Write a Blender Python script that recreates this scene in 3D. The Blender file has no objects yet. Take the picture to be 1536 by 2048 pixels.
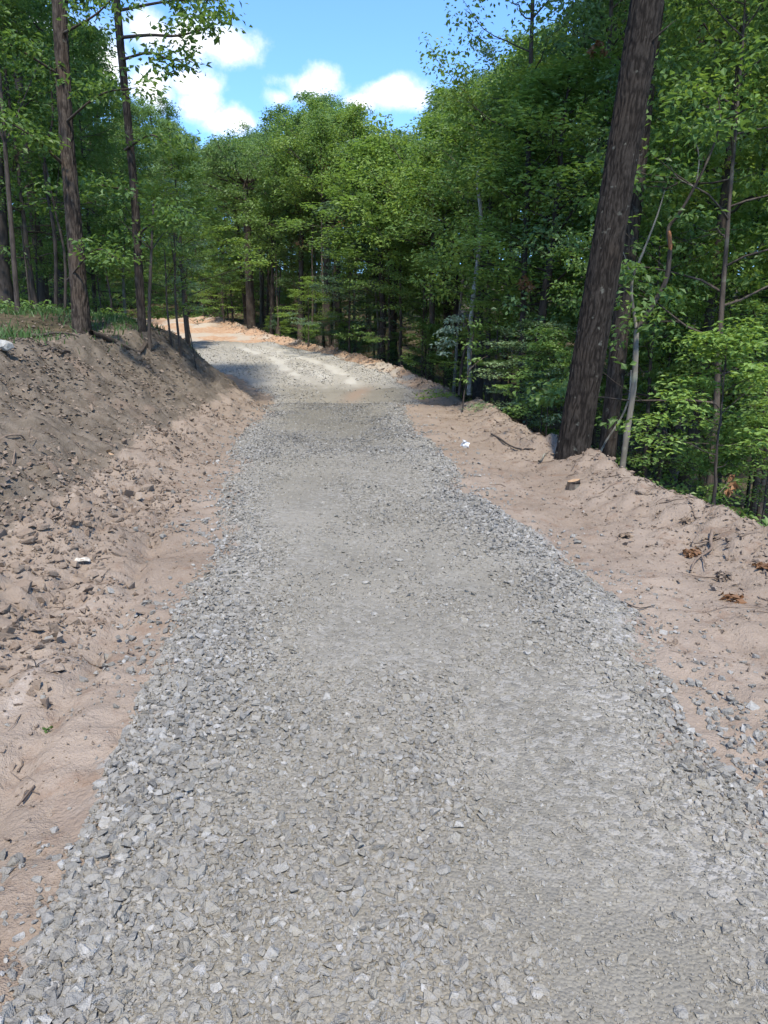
import bpy, bmesh, math, random
import numpy as np
from mathutils import Vector, Matrix

# ------------------------------------------------------------------ camera, sky, sun, exposure
scene = bpy.context.scene
COL = scene.collection
R = math.radians
PITCH = R(12.0)
EYE = 1.6
cam_d = bpy.data.cameras.new("camera")
cam_d.sensor_fit = 'VERTICAL'; cam_d.sensor_height = 36.0; cam_d.lens = 36.0 * 1420 / 2048
cam_d.clip_start = 0.05; cam_d.clip_end = 3000
cam = bpy.data.objects.new("camera", cam_d); COL.objects.link(cam)
cam.location = (0, 0, EYE); cam.rotation_euler = (math.pi / 2 - PITCH, 0, 0)
scene.camera = cam

SUN_EL, SUN_AZ = R(56), R(174)          # azimuth from +Y, clockwise (negative = left of the camera)
SUN_STRENGTH, SUN_ANGLE = 2.7, R(4.0)
SKY_STRENGTH = 0.15
EXPOSURE = 1.52
sdir = Vector((math.sin(SUN_AZ) * math.cos(SUN_EL), math.cos(SUN_AZ) * math.cos(SUN_EL), math.sin(SUN_EL)))
sun_d = bpy.data.lights.new("sun", 'SUN'); sun_d.energy = SUN_STRENGTH; sun_d.angle = SUN_ANGLE; sun_d.color = (1, .92, .78)
sun = bpy.data.objects.new("sun", sun_d); COL.objects.link(sun)
sun.rotation_euler = (-sdir).to_track_quat('-Z', 'Y').to_euler(); sun.location = (0, 0, 40)

scene.view_settings.view_transform = 'Standard'; scene.view_settings.look = 'None'
scene.view_settings.gamma = 1.0; scene.view_settings.exposure = EXPOSURE
scene.view_settings.use_curve_mapping = False
scene.render.engine = 'CYCLES'
scene.cycles.max_bounces = 5; scene.cycles.diffuse_bounces = 4; scene.cycles.transmission_bounces = 2
scene.cycles.glossy_bounces = 2; scene.cycles.use_denoising = True; scene.cycles.use_adaptive_sampling = True; scene.cycles.adaptive_threshold = .02


def ray(px, py):
    """direction through a point of the 1536x2048 photograph"""
    u = (px - 768) / 1420.0; v = (1024 - py) / 1420.0
    c, s = math.cos(PITCH), math.sin(PITCH)
    return Vector((u, c + s * v, -s + c * v))


def at(px, py, Y):
    """world point at forward distance Y"""
    d = ray(px, py)
    return Vector((0, 0, EYE)) + d * (Y / d.y)


class NT:
    """tiny node-tree helper"""
    def __init__(s, tree): s.t = tree; s.n = tree.nodes; s.l = tree.links

    def add(s, typ, **kw):
        n = s.n.new(typ)
        for k, v in kw.items():
            if k == 'i':
                for kk, vv in v.items():
                    if isinstance(vv, bpy.types.NodeSocket): s.l.new(vv, n.inputs[kk])
                    else: n.inputs[kk].default_value = vv
            else: setattr(n, k, v)
        return n

    def math(s, op, a, b=0.0, clamp=False):
        n = s.n.new('ShaderNodeMath'); n.operation = op; n.use_clamp = clamp
        for k, v in ((0, a), (1, b)):
            if isinstance(v, bpy.types.NodeSocket): s.l.new(v, n.inputs[k])
            else: n.inputs[k].default_value = v
        return n.outputs[0]

    def ramp(s, fac, lo, hi, a=0.0, b=1.0):
        n = s.n.new('ShaderNodeMapRange'); n.interpolation_type = 'SMOOTHSTEP'
        s.l.new(fac, n.inputs['Value'])
        for k, v in (('From Min', lo), ('From Max', hi), ('To Min', a), ('To Max', b)): n.inputs[k].default_value = v
        return n.outputs[0]

    def mix(s, fac, a, b, blend='MIX'):
        n = s.n.new('ShaderNodeMix'); n.data_type = 'RGBA'; n.blend_type = blend
        for k, v in ((0, fac), (6, a), (7, b)):
            if isinstance(v, bpy.types.NodeSocket): s.l.new(v, n.inputs[k])
            elif k == 0: n.inputs[0].default_value = v
            else: n.inputs[k].default_value = (*v, 1) if len(v) == 3 else v
        return n.outputs[2]

    def noise(s, vec, scale, detail=4, rough=.55, dist=0.0):
        n = s.n.new('ShaderNodeTexNoise'); n.inputs['Scale'].default_value = scale
        n.inputs['Detail'].default_value = detail; n.inputs['Roughness'].default_value = rough
        n.inputs['Distortion'].default_value = dist
        s.l.new(vec, n.inputs['Vector']); return n.outputs[0]

    def attr(s, name):
        n = s.n.new('ShaderNodeAttribute'); n.attribute_name = name; return n

    def scale(s, vec, v):
        n = s.n.new('ShaderNodeMapping'); s.l.new(vec, n.inputs[0]); n.inputs['Scale'].default_value = v
        return n.outputs[0]


# ---- the sky: Nishita blue with scattered fair-weather cumulus
world = bpy.data.worlds.new("World"); scene.world = world; world.use_nodes = True
w = NT(world.node_tree); w.n.clear()
sky = w.add('ShaderNodeTexSky', sky_type='NISHITA', sun_disc=False, sun_elevation=SUN_EL, sun_rotation=SUN_AZ,
            altitude=300, air_density=1.0, dust_density=0.3, ozone_density=2.4)
skc = w.mix(1.0, sky.outputs[0], (.52, .71, .93), 'MULTIPLY')
geo = w.add('ShaderNodeTexCoord'); D = geo.outputs['Generated']
wob = w.noise(D, 9.0, 6, .6)
wob2 = w.noise(D, 30.0, 5, .65)
dens = None
# cumulus in view: (px, py, half width, half height)
for px, py, hw, hh in [(455, 92, 100, 40), (370, 80, 90, 60), (385, 165, 70, 38), (455, 245, 85, 38), (400, 215, 60, 45), (615, 178, 95, 40),
                       (640, 160, 55, 35), (560, 195, 50, 25), (785, 190, 90, 34), (800, 172, 50, 26), (180, 130, 130, 80), (40, 60, 90, 60), (300, 60, 80, 60),
                       (720, 205, 60, 22), (300, 170, 70, 60)]:
    c = ray(px, py); c.normalize(); k = c.length / ray(px, py).length / 1420.0
    sub = w.add('ShaderNodeVectorMath', operation='SUBTRACT', i={0: D, 1: tuple(c)})
    mul = w.add('ShaderNodeVectorMath', operation='MULTIPLY', i={0: sub.outputs[0], 1: (1 / (hw * k), 1 / (hw * k), 1 / (hh * k))})
    ln = w.add('ShaderNodeVectorMath', operation='LENGTH', i={0: mul.outputs[0]})
    v = w.math('SUBTRACT', 1.0, ln.outputs['Value'])
    dens = v if dens is None else w.math('MAXIMUM', dens, v)
dens = w.math('MAXIMUM', dens, -1.0)
dens = w.math('ADD', dens, w.math('MULTIPLY', w.math('SUBTRACT', wob, .5), 1.7))
dens = w.math('ADD', dens, w.math('MULTIPLY', w.math('SUBTRACT', wob2, .5), 1.0))
m_view = w.ramp(dens, -.05, 0.85)
sep = w.add('ShaderNodeSeparateXYZ', i={0: D})
zden = w.math('MAXIMUM', w.math('ADD', sep.outputs[2], .12), .05)
flat = w.add('ShaderNodeCombineXYZ', i={0: w.math('DIVIDE', sep.outputs[0], zden), 1: w.math('DIVIDE', sep.outputs[1], zden), 2: 3.3})
gen = w.noise(flat.outputs[0], 1.3, 7, .55)
m_gen = w.ramp(gen, .54, .66)
# the scattered field begins above the clouds in view and goes round the whole sky
front = w.math('MULTIPLY', w.ramp(sep.outputs[1], .55, .75), w.math('SUBTRACT', 1.0, w.ramp(sep.outputs[2], .42, .55)))
m_gen = w.math('MULTIPLY', m_gen, w.math('SUBTRACT', 1.0, front))
m = w.math('MAXIMUM', m_view, m_gen, clamp=True)
shade = w.ramp(wob2, .35, .7, .80, 1.0)
CLOUD = 3.7
ccol = w.mix(shade, (CLOUD * .72, CLOUD * .80, CLOUD * .90), (CLOUD, CLOUD, CLOUD))
fin = w.mix(m, skc, ccol)
bg = w.add('ShaderNodeBackground', i={'Color': fin, 'Strength': SKY_STRENGTH})
wo = w.add('ShaderNodeOutputWorld', i={'Surface': bg.outputs[0]})

# ------------------------------------------------------------------ numeric helpers
def _hash(ix, iy, seed):
    h = (ix.astype(np.int64) * 374761393 + iy.astype(np.int64) * 668265263 + seed * 974634777) & 0xFFFFFFFF
    h = ((h ^ (h >> 13)) * 1274126177) & 0xFFFFFFFF
    return ((h ^ (h >> 16)) & 0xFFFF) / 65535.0


def vnoise(x, y, seed=0):
    x = np.asarray(x, float); y = np.asarray(y, float)
    ix = np.floor(x); iy = np.floor(y); fx = x - ix; fy = y - iy
    fx = fx * fx * fx * (fx * (6 * fx - 15) + 10); fy = fy * fy * fy * (fy * (6 * fy - 15) + 10)
    a = _hash(ix, iy, seed); b = _hash(ix + 1, iy, seed); c = _hash(ix, iy + 1, seed); d = _hash(ix + 1, iy + 1, seed)
    return (a + (b - a) * fx) * (1 - fy) + (c + (d - c) * fx) * fy - .5


def fbm(x, y, seed=0, oct=4, gain=.5):
    s = 0; a = 1.0
    for k in range(oct):
        s = s + a * vnoise(x * 2 ** k + 17.3 * k, y * 2 ** k - 9.1 * k, seed + k); a *= gain
    return s


def sstep(a, b, x):
    t = np.clip((x - a) / (b - a), 0, 1); return t * t * (3 - 2 * t)


def mk_mesh(name, verts, faces, mat=None, attrs=None, smooth=False):
    """verts (N,3); faces (M,k) array, or a list of such arrays"""
    if not isinstance(faces, (list, tuple)): faces = [faces]
    faces = [np.asarray(f, np.int32) for f in faces if len(f)]
    me = bpy.data.meshes.new(name)
    verts = np.ascontiguousarray(verts, np.float32)
    me.vertices.add(len(verts)); me.vertices.foreach_set('co', verts.ravel())
    loops = np.concatenate([f.ravel() for f in faces])
    tot = np.concatenate([np.full(len(f), f.shape[1], np.int32) for f in faces])
    st = np.concatenate([[0], np.cumsum(tot)[:-1]]).astype(np.int32)
    me.loops.add(len(loops)); me.loops.foreach_set('vertex_index', loops)
    me.polygons.add(len(tot)); me.polygons.foreach_set('loop_start', st); me.polygons.foreach_set('loop_total', tot)
    me.polygons.foreach_set('use_smooth', np.full(len(tot), smooth))
    for k, v in (attrs or {}).items():
        v = np.asarray(v, np.float32)
        if v.ndim == 1:
            a = me.attributes.new(k, 'FLOAT', 'POINT'); a.data.foreach_set('value', v)
        else:
            a = me.attributes.new(k, 'FLOAT_VECTOR', 'POINT'); a.data.foreach_set('vector', np.ascontiguousarray(v).ravel())
    me.update(calc_edges=True); me.validate()
    if mat: me.materials.append(mat)
    return me


def link(name, data, parent=None, kind=None, loc=None, rot=None, scl=None):
    o = bpy.data.objects.new(name, data); COL.objects.link(o)
    if parent: o.parent = parent
    if kind: o['kind'] = kind
    if loc is not None: o.location = loc
    if rot is not None: o.rotation_euler = rot
    if scl is not None: o.scale = scl if hasattr(scl, '__len__') else (scl,) * 3
    return o


def tag(o, label, cat, group=None):
    o['label'] = label; o['category'] = cat
    if group: o['group'] = group
    return o


# ------------------------------------------------------------------ materials
def new_mat(name):
    m = bpy.data.materials.new(name); m.use_nodes = True
    t = NT(m.node_tree); t.n.clear()
    out = t.add('ShaderNodeOutputMaterial')
    return m, t, out


def bumped(t, h, strength, dist, normal=None):
    b = t.add('ShaderNodeBump', i={'Strength': strength, 'Distance': dist, 'Height': h})
    if normal is not None: t.l.new(normal, b.inputs['Normal'])
    return b.outputs[0]


def leaf_mat(name, c_dark, c_light, c_trans, trans=.35, rough=.5, spec=.35, tvar=.5):
    m, t, out = new_mat(name)
    tone = t.attr('tone').outputs['Fac']
    oi = t.add('ShaderNodeObjectInfo').outputs['Random']
    f = t.math('ADD', t.math('MULTIPLY', tone, 1 - tvar), t.math('MULTIPLY', oi, tvar), clamp=True)
    col = t.mix(f, c_dark, c_light)
    o2 = t.math('FRACT', t.math('MULTIPLY', oi, 7.31))
    col = t.mix(t.math('MULTIPLY', o2, .40), col, tuple(x * k for x, k in zip([(a + b) / 2 for a, b in zip(c_dark, c_light)], (.72, .90, 1.25))))
    tc = t.mix(f, tuple(.75 * x for x in c_trans), c_trans)
    p = t.add('ShaderNodeBsdfPrincipled', i={'Base Color': col, 'Roughness': rough, 'Specular IOR Level': spec})
    tr = t.add('ShaderNodeBsdfTranslucent', i={'Color': tc})
    mx = t.add('ShaderNodeMixShader', i={0: trans, 1: p.outputs[0], 2: tr.outputs[0]})
    t.l.new(mx.outputs[0], out.inputs[0])
    return m


M = {}
M['leaf'] = leaf_mat('leaf_green', (.078, .140, .038), (.190, .285, .078), (.24, .39, .06), .42)
M['leaf_far'] = leaf_mat('leaf_canopy_green', (.074, .138, .050), (.176, .264, .098), (.20, .33, .075), .42)
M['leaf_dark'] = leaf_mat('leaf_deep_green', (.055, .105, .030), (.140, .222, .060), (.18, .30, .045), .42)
M['leaf_yellow'] = leaf_mat('leaf_yellow_green', (.125, .200, .040), (.240, .340, .075), (.29, .42, .055), .42)
M['leaf_sky'] = leaf_mat('leaf_sky_tinted', (.075, .135, .080), (.160, .245, .140), (.16, .27, .10), .35)  # dusty green with the sky's blue reflection painted into its colour
M['leaf_pale'] = leaf_mat('leaf_pale_green', (.13, .20, .085), (.25, .33, .16), (.23, .33, .10), .35)
M['leaf_silver'] = leaf_mat('leaf_wilted_silver', (.17, .23, .12), (.32, .38, .25), (.2, .27, .12), .25)
M['leaf_brown'] = leaf_mat('leaf_dead_brown', (.14, .065, .03), (.30, .16, .07), (.22, .10, .03), .25)
M['litter'] = leaf_mat('leaf_litter', (.10, .075, .055), (.28, .21, .15), (.12, .08, .04), .12, .8, .1, 0.0)
M['grass'] = leaf_mat('grass_green', (.030, .062, .018), (.085, .15, .035), (.09, .15, .03), .3)


def bark_mat(name, c1, c2, scale=26, bump=.6, dist=.02, moss=0.0):
    m, t, out = new_mat(name)
    tc = t.add('ShaderNodeTexCoord').outputs['Object']
    v = t.scale(tc, (1, 1, .16))
    n1 = t.noise(v, scale, 3, .6, .6)
    n2 = t.noise(tc, 2.2, 3)
    n3 = t.noise(t.scale(tc, (1, 1, .5)), 90, 3)
    f = t.ramp(n1, .34, .66)
    col = t.mix(f, c1, c2)
    oi = t.add('ShaderNodeObjectInfo').outputs['Random']
    col = t.mix(t.math('MULTIPLY', t.ramp(n2, .4, .75), .55), col, tuple(1.45 * x for x in c2))
    col = t.mix(t.math('MULTIPLY', oi, .45), col, tuple(.55 * (x + y) for x, y in zip(c1, c2)))
    if moss:
        col = t.mix(t.math('MULTIPLY', t.ramp(t.noise(tc, 5.0, 4), .55, .7), moss), col, (.24, .26, .20))
    h = t.math('ADD', n1, t.math('MULTIPLY', n3, .35))
    p = t.add('ShaderNodeBsdfPrincipled', i={'Base Color': col, 'Roughness': .9, 'Specular IOR Level': .15,
                                             'Normal': bumped(t, h, bump, dist)})
    t.l.new(p.outputs[0], out.inputs[0]); return m


M['bark'] = bark_mat('bark_grey_brown', (.028, .022, .018), (.080, .065, .054), moss=.2)
M['bark_oak'] = bark_mat('bark_dark_ridged', (.012, .009, .008), (.048, .036, .030), 42, .5, .010, moss=.06)
def furrow_mat(name, c1, c2, c3, dark):
    m, t, out = new_mat(name)
    fu = t.attr('furrow').outputs['Fac']; tc = t.add('ShaderNodeTexCoord').outputs['Object']
    n1 = t.noise(t.scale(tc, (1, 1, .3)), 60, 3, .6); n2 = t.noise(tc, 1.8, 2)
    c = t.mix(t.ramp(n1, .3, .7), c1, c2); c = t.mix(t.math('MULTIPLY', t.ramp(n2, .45, .7), .6), c, c3)
    c = t.mix(t.math('MULTIPLY', fu, .85), c, dark)  # darker furrow bark; missing relief shading is coloured in too
    c = t.mix(t.math('MULTIPLY', t.ramp(t.noise(tc, 9, 3), .64, .74), .5), c, (.13, .135, .115))
    p = t.add('ShaderNodeBsdfPrincipled', i={'Base Color': c, 'Roughness': .92, 'Specular IOR Level': .1, 'Normal': bumped(t, n1, .5, .008)})
    t.l.new(p.outputs[0], out.inputs[0]); return m


M['bark_oak'] = furrow_mat('bark_dark_furrowed', (.017, .0142, .012), (.034, .029, .025), (.036, .028, .022), (.005, .004, .0035))
M['bark_left'] = furrow_mat('bark_brown_furrowed', (.036, .029, .024), (.078, .064, .053), (.085, .060, .043), (.012, .009, .008))
M['bark_grey'] = furrow_mat('bark_grey_furrowed', (.034, .028, .023), (.072, .060, .050), (.065, .048, .036), (.012, .009, .008))
M['bark_white'] = bark_mat('bark_whitish', (.19, .18, .155), (.38, .36, .32), 14, .25, .006, moss=.3)
M['bark_pale'] = bark_mat('bark_pale_smooth', (.075, .070, .060), (.165, .155, .133), 14, .25, .006, moss=.5)
M['bark_dark'] = bark_mat('bark_dark_sapling', (.022, .019, .017), (.060, .050, .044), 30, .3, .006)
M['twig'] = bark_mat('twig_brown', (.075, .055, .042), (.17, .13, .10), 40, .3, .004)


def plain_mat(name, col, rough=.85, var=.3, scale=30, bump=.3, dist=.005):
    m, t, out = new_mat(name)
    tc = t.add('ShaderNodeTexCoord').outputs['Object']
    n = t.noise(tc, scale, 5)
    c = t.mix(t.ramp(n, .3, .7), tuple(x * (1 - var) for x in col), tuple(min(1, x * (1 + var)) for x in col))
    p = t.add('ShaderNodeBsdfPrincipled', i={'Base Color': c, 'Roughness': rough, 'Specular IOR Level': .2, 'Normal': bumped(t, n, bump, dist)})
    t.l.new(p.outputs[0], out.inputs[0]); return m


M['cut_wood'] = plain_mat('fresh_cut_wood', (.34, .225, .135), .8, .25, 25)
M['wound'] = plain_mat('torn_wood', (.26, .11, .05), .8, .3, 40)
M['paper'] = plain_mat('white_litter', (.62, .63, .64), .6, .06, 20)
M['curl'] = plain_mat('pale_bark', (.36, .33, .28), .8, .3, 40)
M['pale_rock'] = plain_mat('pale_limestone', (.27, .265, .245), .85, .25, 14, .5, .01)


def stone_mat(name, cs, dust):
    """cs: three stone colours picked by the tone attribute; dust: colour of the fines clinging to them"""
    m, t, out = new_mat(name)
    tone = t.attr('tone').outputs['Fac']; du = t.attr('dust').outputs['Fac']
    tc = t.add('ShaderNodeNewGeometry').outputs['Position']
    n = t.noise(tc, 60, 2); n2 = t.noise(tc, 220, 1)
    a = t.mix(t.ramp(tone, 0, .5), cs[0], cs[1]); a = t.mix(t.ramp(tone, .5, 1), a, cs[2])
    a = t.mix(t.math('MULTIPLY', t.ramp(n, .3, .75), .35), a, tuple(.72 * x for x in cs[1]))
    a = t.mix(t.math('MULTIPLY', du, t.ramp(n, .25, .6)), a, dust)
    p = t.add('ShaderNodeBsdfPrincipled', i={'Base Color': a, 'Roughness': .88, 'Specular IOR Level': .2,
                                             'Normal': bumped(t, t.math('ADD', n, t.math('MULTIPLY', n2, .6)), .8, .010)})
    t.l.new(p.outputs[0], out.inputs[0]); return m


DUST = (.212, .194, .157)
M['stone'] = stone_mat('limestone_gravel', ((.114, .109, .100), (.198, .191, .176), (.325, .317, .300)), DUST)
M['rock'] = stone_mat('brown_rock', ((.125, .088, .064), (.190, .145, .110), (.28, .235, .19)), (.195, .153, .118))

# ground material: blends bare clay, grey topsoil, forest litter and orange subsoil by zone
m, t, out = new_mat('earth'); M['earth'] = m
tc = t.add('ShaderNodeTexCoord').outputs['Object']
sp = t.add('ShaderNodeSeparateXYZ', i={0: t.attr('zone').outputs['Vector']})
z_bank, z_for, z_far = sp.outputs[0], sp.outputs[1], sp.outputs[2]
scuff = t.attr('scuff').outputs['Fac']
nb = t.noise(tc, .9, 3, .6); nm = t.noise(tc, 6, 3, .6); nf = t.noise(tc, 38, 3, .65); nff = t.noise(tc, 170, 1, .6)
clay = t.mix(t.ramp(nb, .3, .7), (.192, .150, .115), (.255, .206, .164))
clay = t.mix(t.math('MULTIPLY', t.ramp(nm, .52, .72), .6), clay, (.160, .104, .071))
clay = t.mix(t.math('MULTIPLY', t.ramp(nf, .52, .75), .45), clay, (.285, .240, .197))
topsoil = t.mix(t.ramp(nm, .3, .7), (.088, .072, .055), (.152, .127, .100))
topsoil = t.mix(t.math('MULTIPLY', t.ramp(nf, .55, .72), .5), topsoil, (.19, .16, .138))
topsoil = t.mix(t.math('MULTIPLY', t.ramp(nb, .55, .75), .5), topsoil, (.19, .135, .102))
forest = t.mix(t.ramp(nm, .35, .65), (.045, .038, .025), (.095, .072, .048))
forest = t.mix(t.math('MULTIPLY', t.ramp(nf, .5, .65), .5), forest, (.060, .075, .028))
orange = t.mix(t.ramp(nm, .3, .7), (.31, .19, .12), (.39, .285, .205))
orange = t.mix(t.ramp(t.noise(tc, .45, 3), .5, .62), orange, (.36, .315, .265))
wobm = t.math('MULTIPLY', t.math('SUBTRACT', nm, .5), 1.1)
fb = t.ramp(t.math('ADD', z_bank, wobm), .35, .65)
ff = t.ramp(t.math('ADD', z_for, wobm), .35, .65)
fo = t.ramp(t.math('ADD', z_far, wobm), .3, .7)
c = t.mix(fb, clay, topsoil); c = t.mix(fo, c, orange)
c = t.mix(t.math('MULTIPLY', scuff, t.ramp(nf, .3, .55)), c, (.38, .335, .295))
c = t.mix(ff, c, forest)
hgt = t.math('ADD', t.math('MULTIPLY', nm, 1.0), t.math('ADD', t.math('MULTIPLY', nf, .8), t.math('MULTIPLY', nff, .35)))
p = t.add('ShaderNodeBsdfPrincipled', i={'Base Color': c, 'Roughness': .95, 'Specular IOR Level': .1, 'Normal': bumped(t, hgt, .75, .03)})
t.l.new(p.outputs[0], out.inputs[0])

# road bed: compacted limestone fines with grit relief, paler wheel tracks, orange subsoil showing through; painted far sunlight and crest shade
m, t, out = new_mat('gravel_bed'); M['bed'] = m
tc = t.add('ShaderNodeTexCoord').outputs['Object']
edge = t.attr('edge').outputs['Fac']; track_sun = t.attr('track_sun').outputs['Fac']; soil = t.attr('soil').outputs['Fac']; coarse = t.attr('coarse').outputs['Fac']
v1 = t.add('ShaderNodeTexVoronoi', i={'Vector': tc, 'Scale': 34.0}); v2 = t.add('ShaderNodeTexVoronoi', i={'Vector': tc, 'Scale': 85.0})
nb = t.noise(tc, 1.1, 3, .6); nf = t.noise(tc, 120, 2, .7)
pebble = t.add('ShaderNodeSeparateColor', i={0: v1.outputs['Color']}).outputs[0]
pebble2 = t.add('ShaderNodeSeparateColor', i={0: v2.outputs['Color']}).outputs[0]
c = t.mix(t.ramp(nb, .3, .7), (.158, .145, .117), (.220, .203, .168))
c = t.mix(t.math('MULTIPLY', edge, .7), c, (.245, .240, .228))
c = t.mix(t.ramp(pebble2, 0, 1, 0, .5), c, (.135, .128, .113))
c = t.mix(t.math('MULTIPLY', coarse, t.ramp(pebble, .3, 1, 0, .6)), c, (.33, .318, .298))
c = t.mix(t.math('MULTIPLY', coarse, t.ramp(pebble, .0, .3, .6, 0)), c, (.10, .098, .092))
c = t.mix(t.math('MULTIPLY', t.attr('olive').outputs['Fac'], .75), c, (.105, .098, .080))  # olive fines, with the shade over the crest tinted in
c = t.mix(t.math('MULTIPLY', track_sun, .75), c, (.43, .415, .38))  # wheel tracks, and sunlight painted over the whole far stretch
c = t.mix(t.math('MULTIPLY', soil, t.ramp(nb, .05, .3)), c, (.205, .160, .125))
hv = t.math('ADD', t.math('MULTIPLY', t.math('SUBTRACT', 1.0, v1.outputs['Distance']), coarse), t.math('MULTIPLY', t.math('SUBTRACT', 1.0, v2.outputs['Distance']), .55))
hv = t.math('ADD', hv, t.math('MULTIPLY', nf, .35))
p = t.add('ShaderNodeBsdfPrincipled', i={'Base Color': c, 'Roughness': .92, 'Specular IOR Level': .15, 'Normal': bumped(t, hv, .8, .012)})
t.l.new(p.outputs[0], out.inputs[0])

# ------------------------------------------------------------------ terrain: one height function
YT = np.arange(-40, 400, .1)


def table(pts, win):
    ys, vs = zip(*pts)
    v = np.interp(YT, ys, vs); k = max(1, int(win / .1)) | 1
    for _ in range(2):
        v = np.convolve(np.pad(v, k // 2, mode='edge'), np.ones(k) / k, 'valid')
    return v


T_ZR = table([(-40, -1.2), (0, -.02), (2.5, .05), (4.8, .12), (7.3, .19), (10.2, .34), (13.1, .44), (15, .53), (16.7, .63), (17.5, .33), (18.8, .33), (20.3, .64), (23, .96),
              (26, 1.28), (31, 1.79), (36, 2.40), (43, 3.33), (50, 4.3), (60, 5.0), (100, 6.5), (400, 8)], .4)
T_XL = table([(-40, -.9), (1.45, -.86), (2.0, -.97), (2.5, -1.04), (3.6, -1.15), (4.8, -1.32), (7.3, -1.68), (10.2, -2.16), (13.1, -2.45), (17, -2.68), (20, -3.2),
              (23, -4.6), (26, -6.1), (31, -8.2), (36, -10.3), (43, -14), (50, -18), (400, -18)], .8)
T_XR = table([(-40, 1.3), (1.45, 1.36), (2.5, 1.44), (3.6, 1.52), (4.8, 1.38), (6, 1.2), (7.3, 1.0), (10.2, .77), (13.1, .57), (16.2, .42), (17.3, .5), (19.2, 1.25), (20.5, 1.1),
              (22, .75), (26, -.25), (31, -2.1), (36, -5.1), (43, -8.9), (50, -12), (400, -12)], .7)
T_TOE = table([(-40, -2.2), (3.6, -2.1), (4.6, -2.12), (5.9, -2.25), (8.8, -2.66), (11, -2.75), (14, -2.75), (17, -2.85), (20, -3.7), (22, -4.8), (26, -7.0), (31, -9.2), (36, -11.4),
               (43, -15.2), (50, -20), (400, -20)], .9)
T_HB = table([(-40, 1.5), (12, 1.5), (14.5, 1.66), (16, 1.66), (18, 1.45), (25, .85), (36, .4), (50, .2), (400, .1)], 1.5)
T_SL = table([(-40, .62), (9, .62), (13, .74), (15, .88), (20, .9), (400, .7)], 1.2)
T_XB = table([(-40, 3.5), (3, 3.4), (5.6, 3.1), (7.6, 2.72), (9.4, 2.72), (11.2, 2.25), (14, 2.25), (18, 2.2), (22, 1.3), (27.5, -.25), (32, -2.1), (36.5, -4.5), (43, -8.2), (50, -11.3), (56, -14), (400, -14)], .8)
T_SR = table([(-40, .45), (25, .45), (36, .34), (45, .16), (55, .06), (400, .02)], 3)


def tb(T, y): return np.interp(y, YT, T)


def height(x, y, detail=True):
    x = np.asarray(x, float); y = np.asarray(y, float)
    zr = tb(T_ZR, y); toe = tb(T_TOE, y); hb = tb(T_HB, y); xb = tb(T_XB, y); sr = tb(T_SR, y); xr = tb(T_XR, y); xl = tb(T_XL, y)
    z = zr.copy() if hasattr(zr, 'copy') else zr
    wdt = hb / tb(T_SL, y) + .05
    d = toe - x
    s = np.clip(d / wdt, 0, 1)
    prof = s * (1 - .18 * (1 - s)) - .10 * np.sin(np.pi * s) * s          # slightly hollow cut face
    rise = .12 - .10 * sstep(14, 40, y)
    z = z + hb * prof + np.where(d > wdt, rise * np.minimum(d - wdt, 60), 0)
    z = z - .05 * np.clip((x - xr), 0, 1.6) * (1 - sstep(15, 22, y))
    e = x - xb
    z = z + (.20 - .02 * sstep(16, 24, y)) * np.exp(-(np.where(e < 0, e / .45, e / .4)) ** 2)
    ee = np.maximum(e, 0)
    z = z - sr * 13 * (1 - np.exp(-ee / 13))
    hill = np.where(y > 58, y - 58, 0)
    z = z + .13 * np.minimum(hill, 120) + .16 * np.clip(d - wdt - 9, 0, 90) * sstep(8, 30, y + 8)
    if detail:
        inroad = sstep(-.05, .25, np.minimum(x - xl, xr - x)) * (1 - sstep(36, 38, y))
        bank = sstep(-.3, .2, d) * (1 - sstep(-.2, .6, d - wdt)) * (1 - sstep(24, 32, y))
        forest = np.maximum(sstep(.2, 1.2, d - wdt), sstep(.3, 1.0, e))
        n = fbm(x * 2.2, y * 2.2, 3, 4) * .055 + fbm(x * 11, y * 11, 9, 3) * .020
        lump = np.maximum(fbm(x * 4.5, y * 4.5, 31, 3), 0)
        bankn = fbm(x * 1.6, y * 5.0, 21, 4) * .17 + fbm(x * 8, y * 11, 25, 4) * .07 + lump * .06
        bankn = bankn * (.35 + .65 * np.clip(s * 3, 0, 1))
        # toe rubble heap and berm clods
        heap = np.exp(-((d - .12) / .42) ** 2) * (1 - sstep(15, 17, y)) * (.07 + .13 * lump + .10 * fbm(x * 1.3, y * 1.3, 41, 3))
        bermn = np.exp(-(e / .55) ** 2) * (.15 * lump + .10 * fbm(x * 1.7, y * 1.7, 51, 3))
        fn = fbm(x * .35, y * .35, 61, 4) * .35 + fbm(x * 3, y * 3, 65, 3) * .06
        # two shallow ruts along the left verge
        qv = xl - x
        rut = -.055 * np.exp(-((qv - .42 - .06 * np.sin(y * 1.3)) / .07) ** 2) - .045 * np.exp(-((qv - .78 + .05 * np.sin(y * .9)) / .09) ** 2)
        lug = np.exp(-((qv - .60) / .26) ** 4) * .010 * np.sin(y * 44 + 5 * np.abs(qv - .6)) * sstep(-.2, .2, fbm(x * 1.1, y * 1.1, 55, 2))
        rut = (rut + lug) * (1 - sstep(6, 8, y))
        z = z + (n * 1.25 * (1 - forest) + bankn * bank + heap + bermn + rut) * (1 - inroad) + fn * forest
        cl = sstep(37, 39, y) * (1 - forest)
        z = z + cl * (fbm(x * .9, y * .9, 71, 3) * .25)
    return z


def hz(x, y): return float(height(np.array([x]), np.array([y]))[0])


def grow(a, b, step0, ratio, mx):
    o = [a]; s = step0
    while abs(o[-1] - a) < abs(b - a):
        o.append(o[-1] + math.copysign(s, b - a)); s = min(s * ratio, mx)
        if abs(o[-1] - a) > 60: mx = 1e9; ratio = 1.35
    return o


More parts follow.
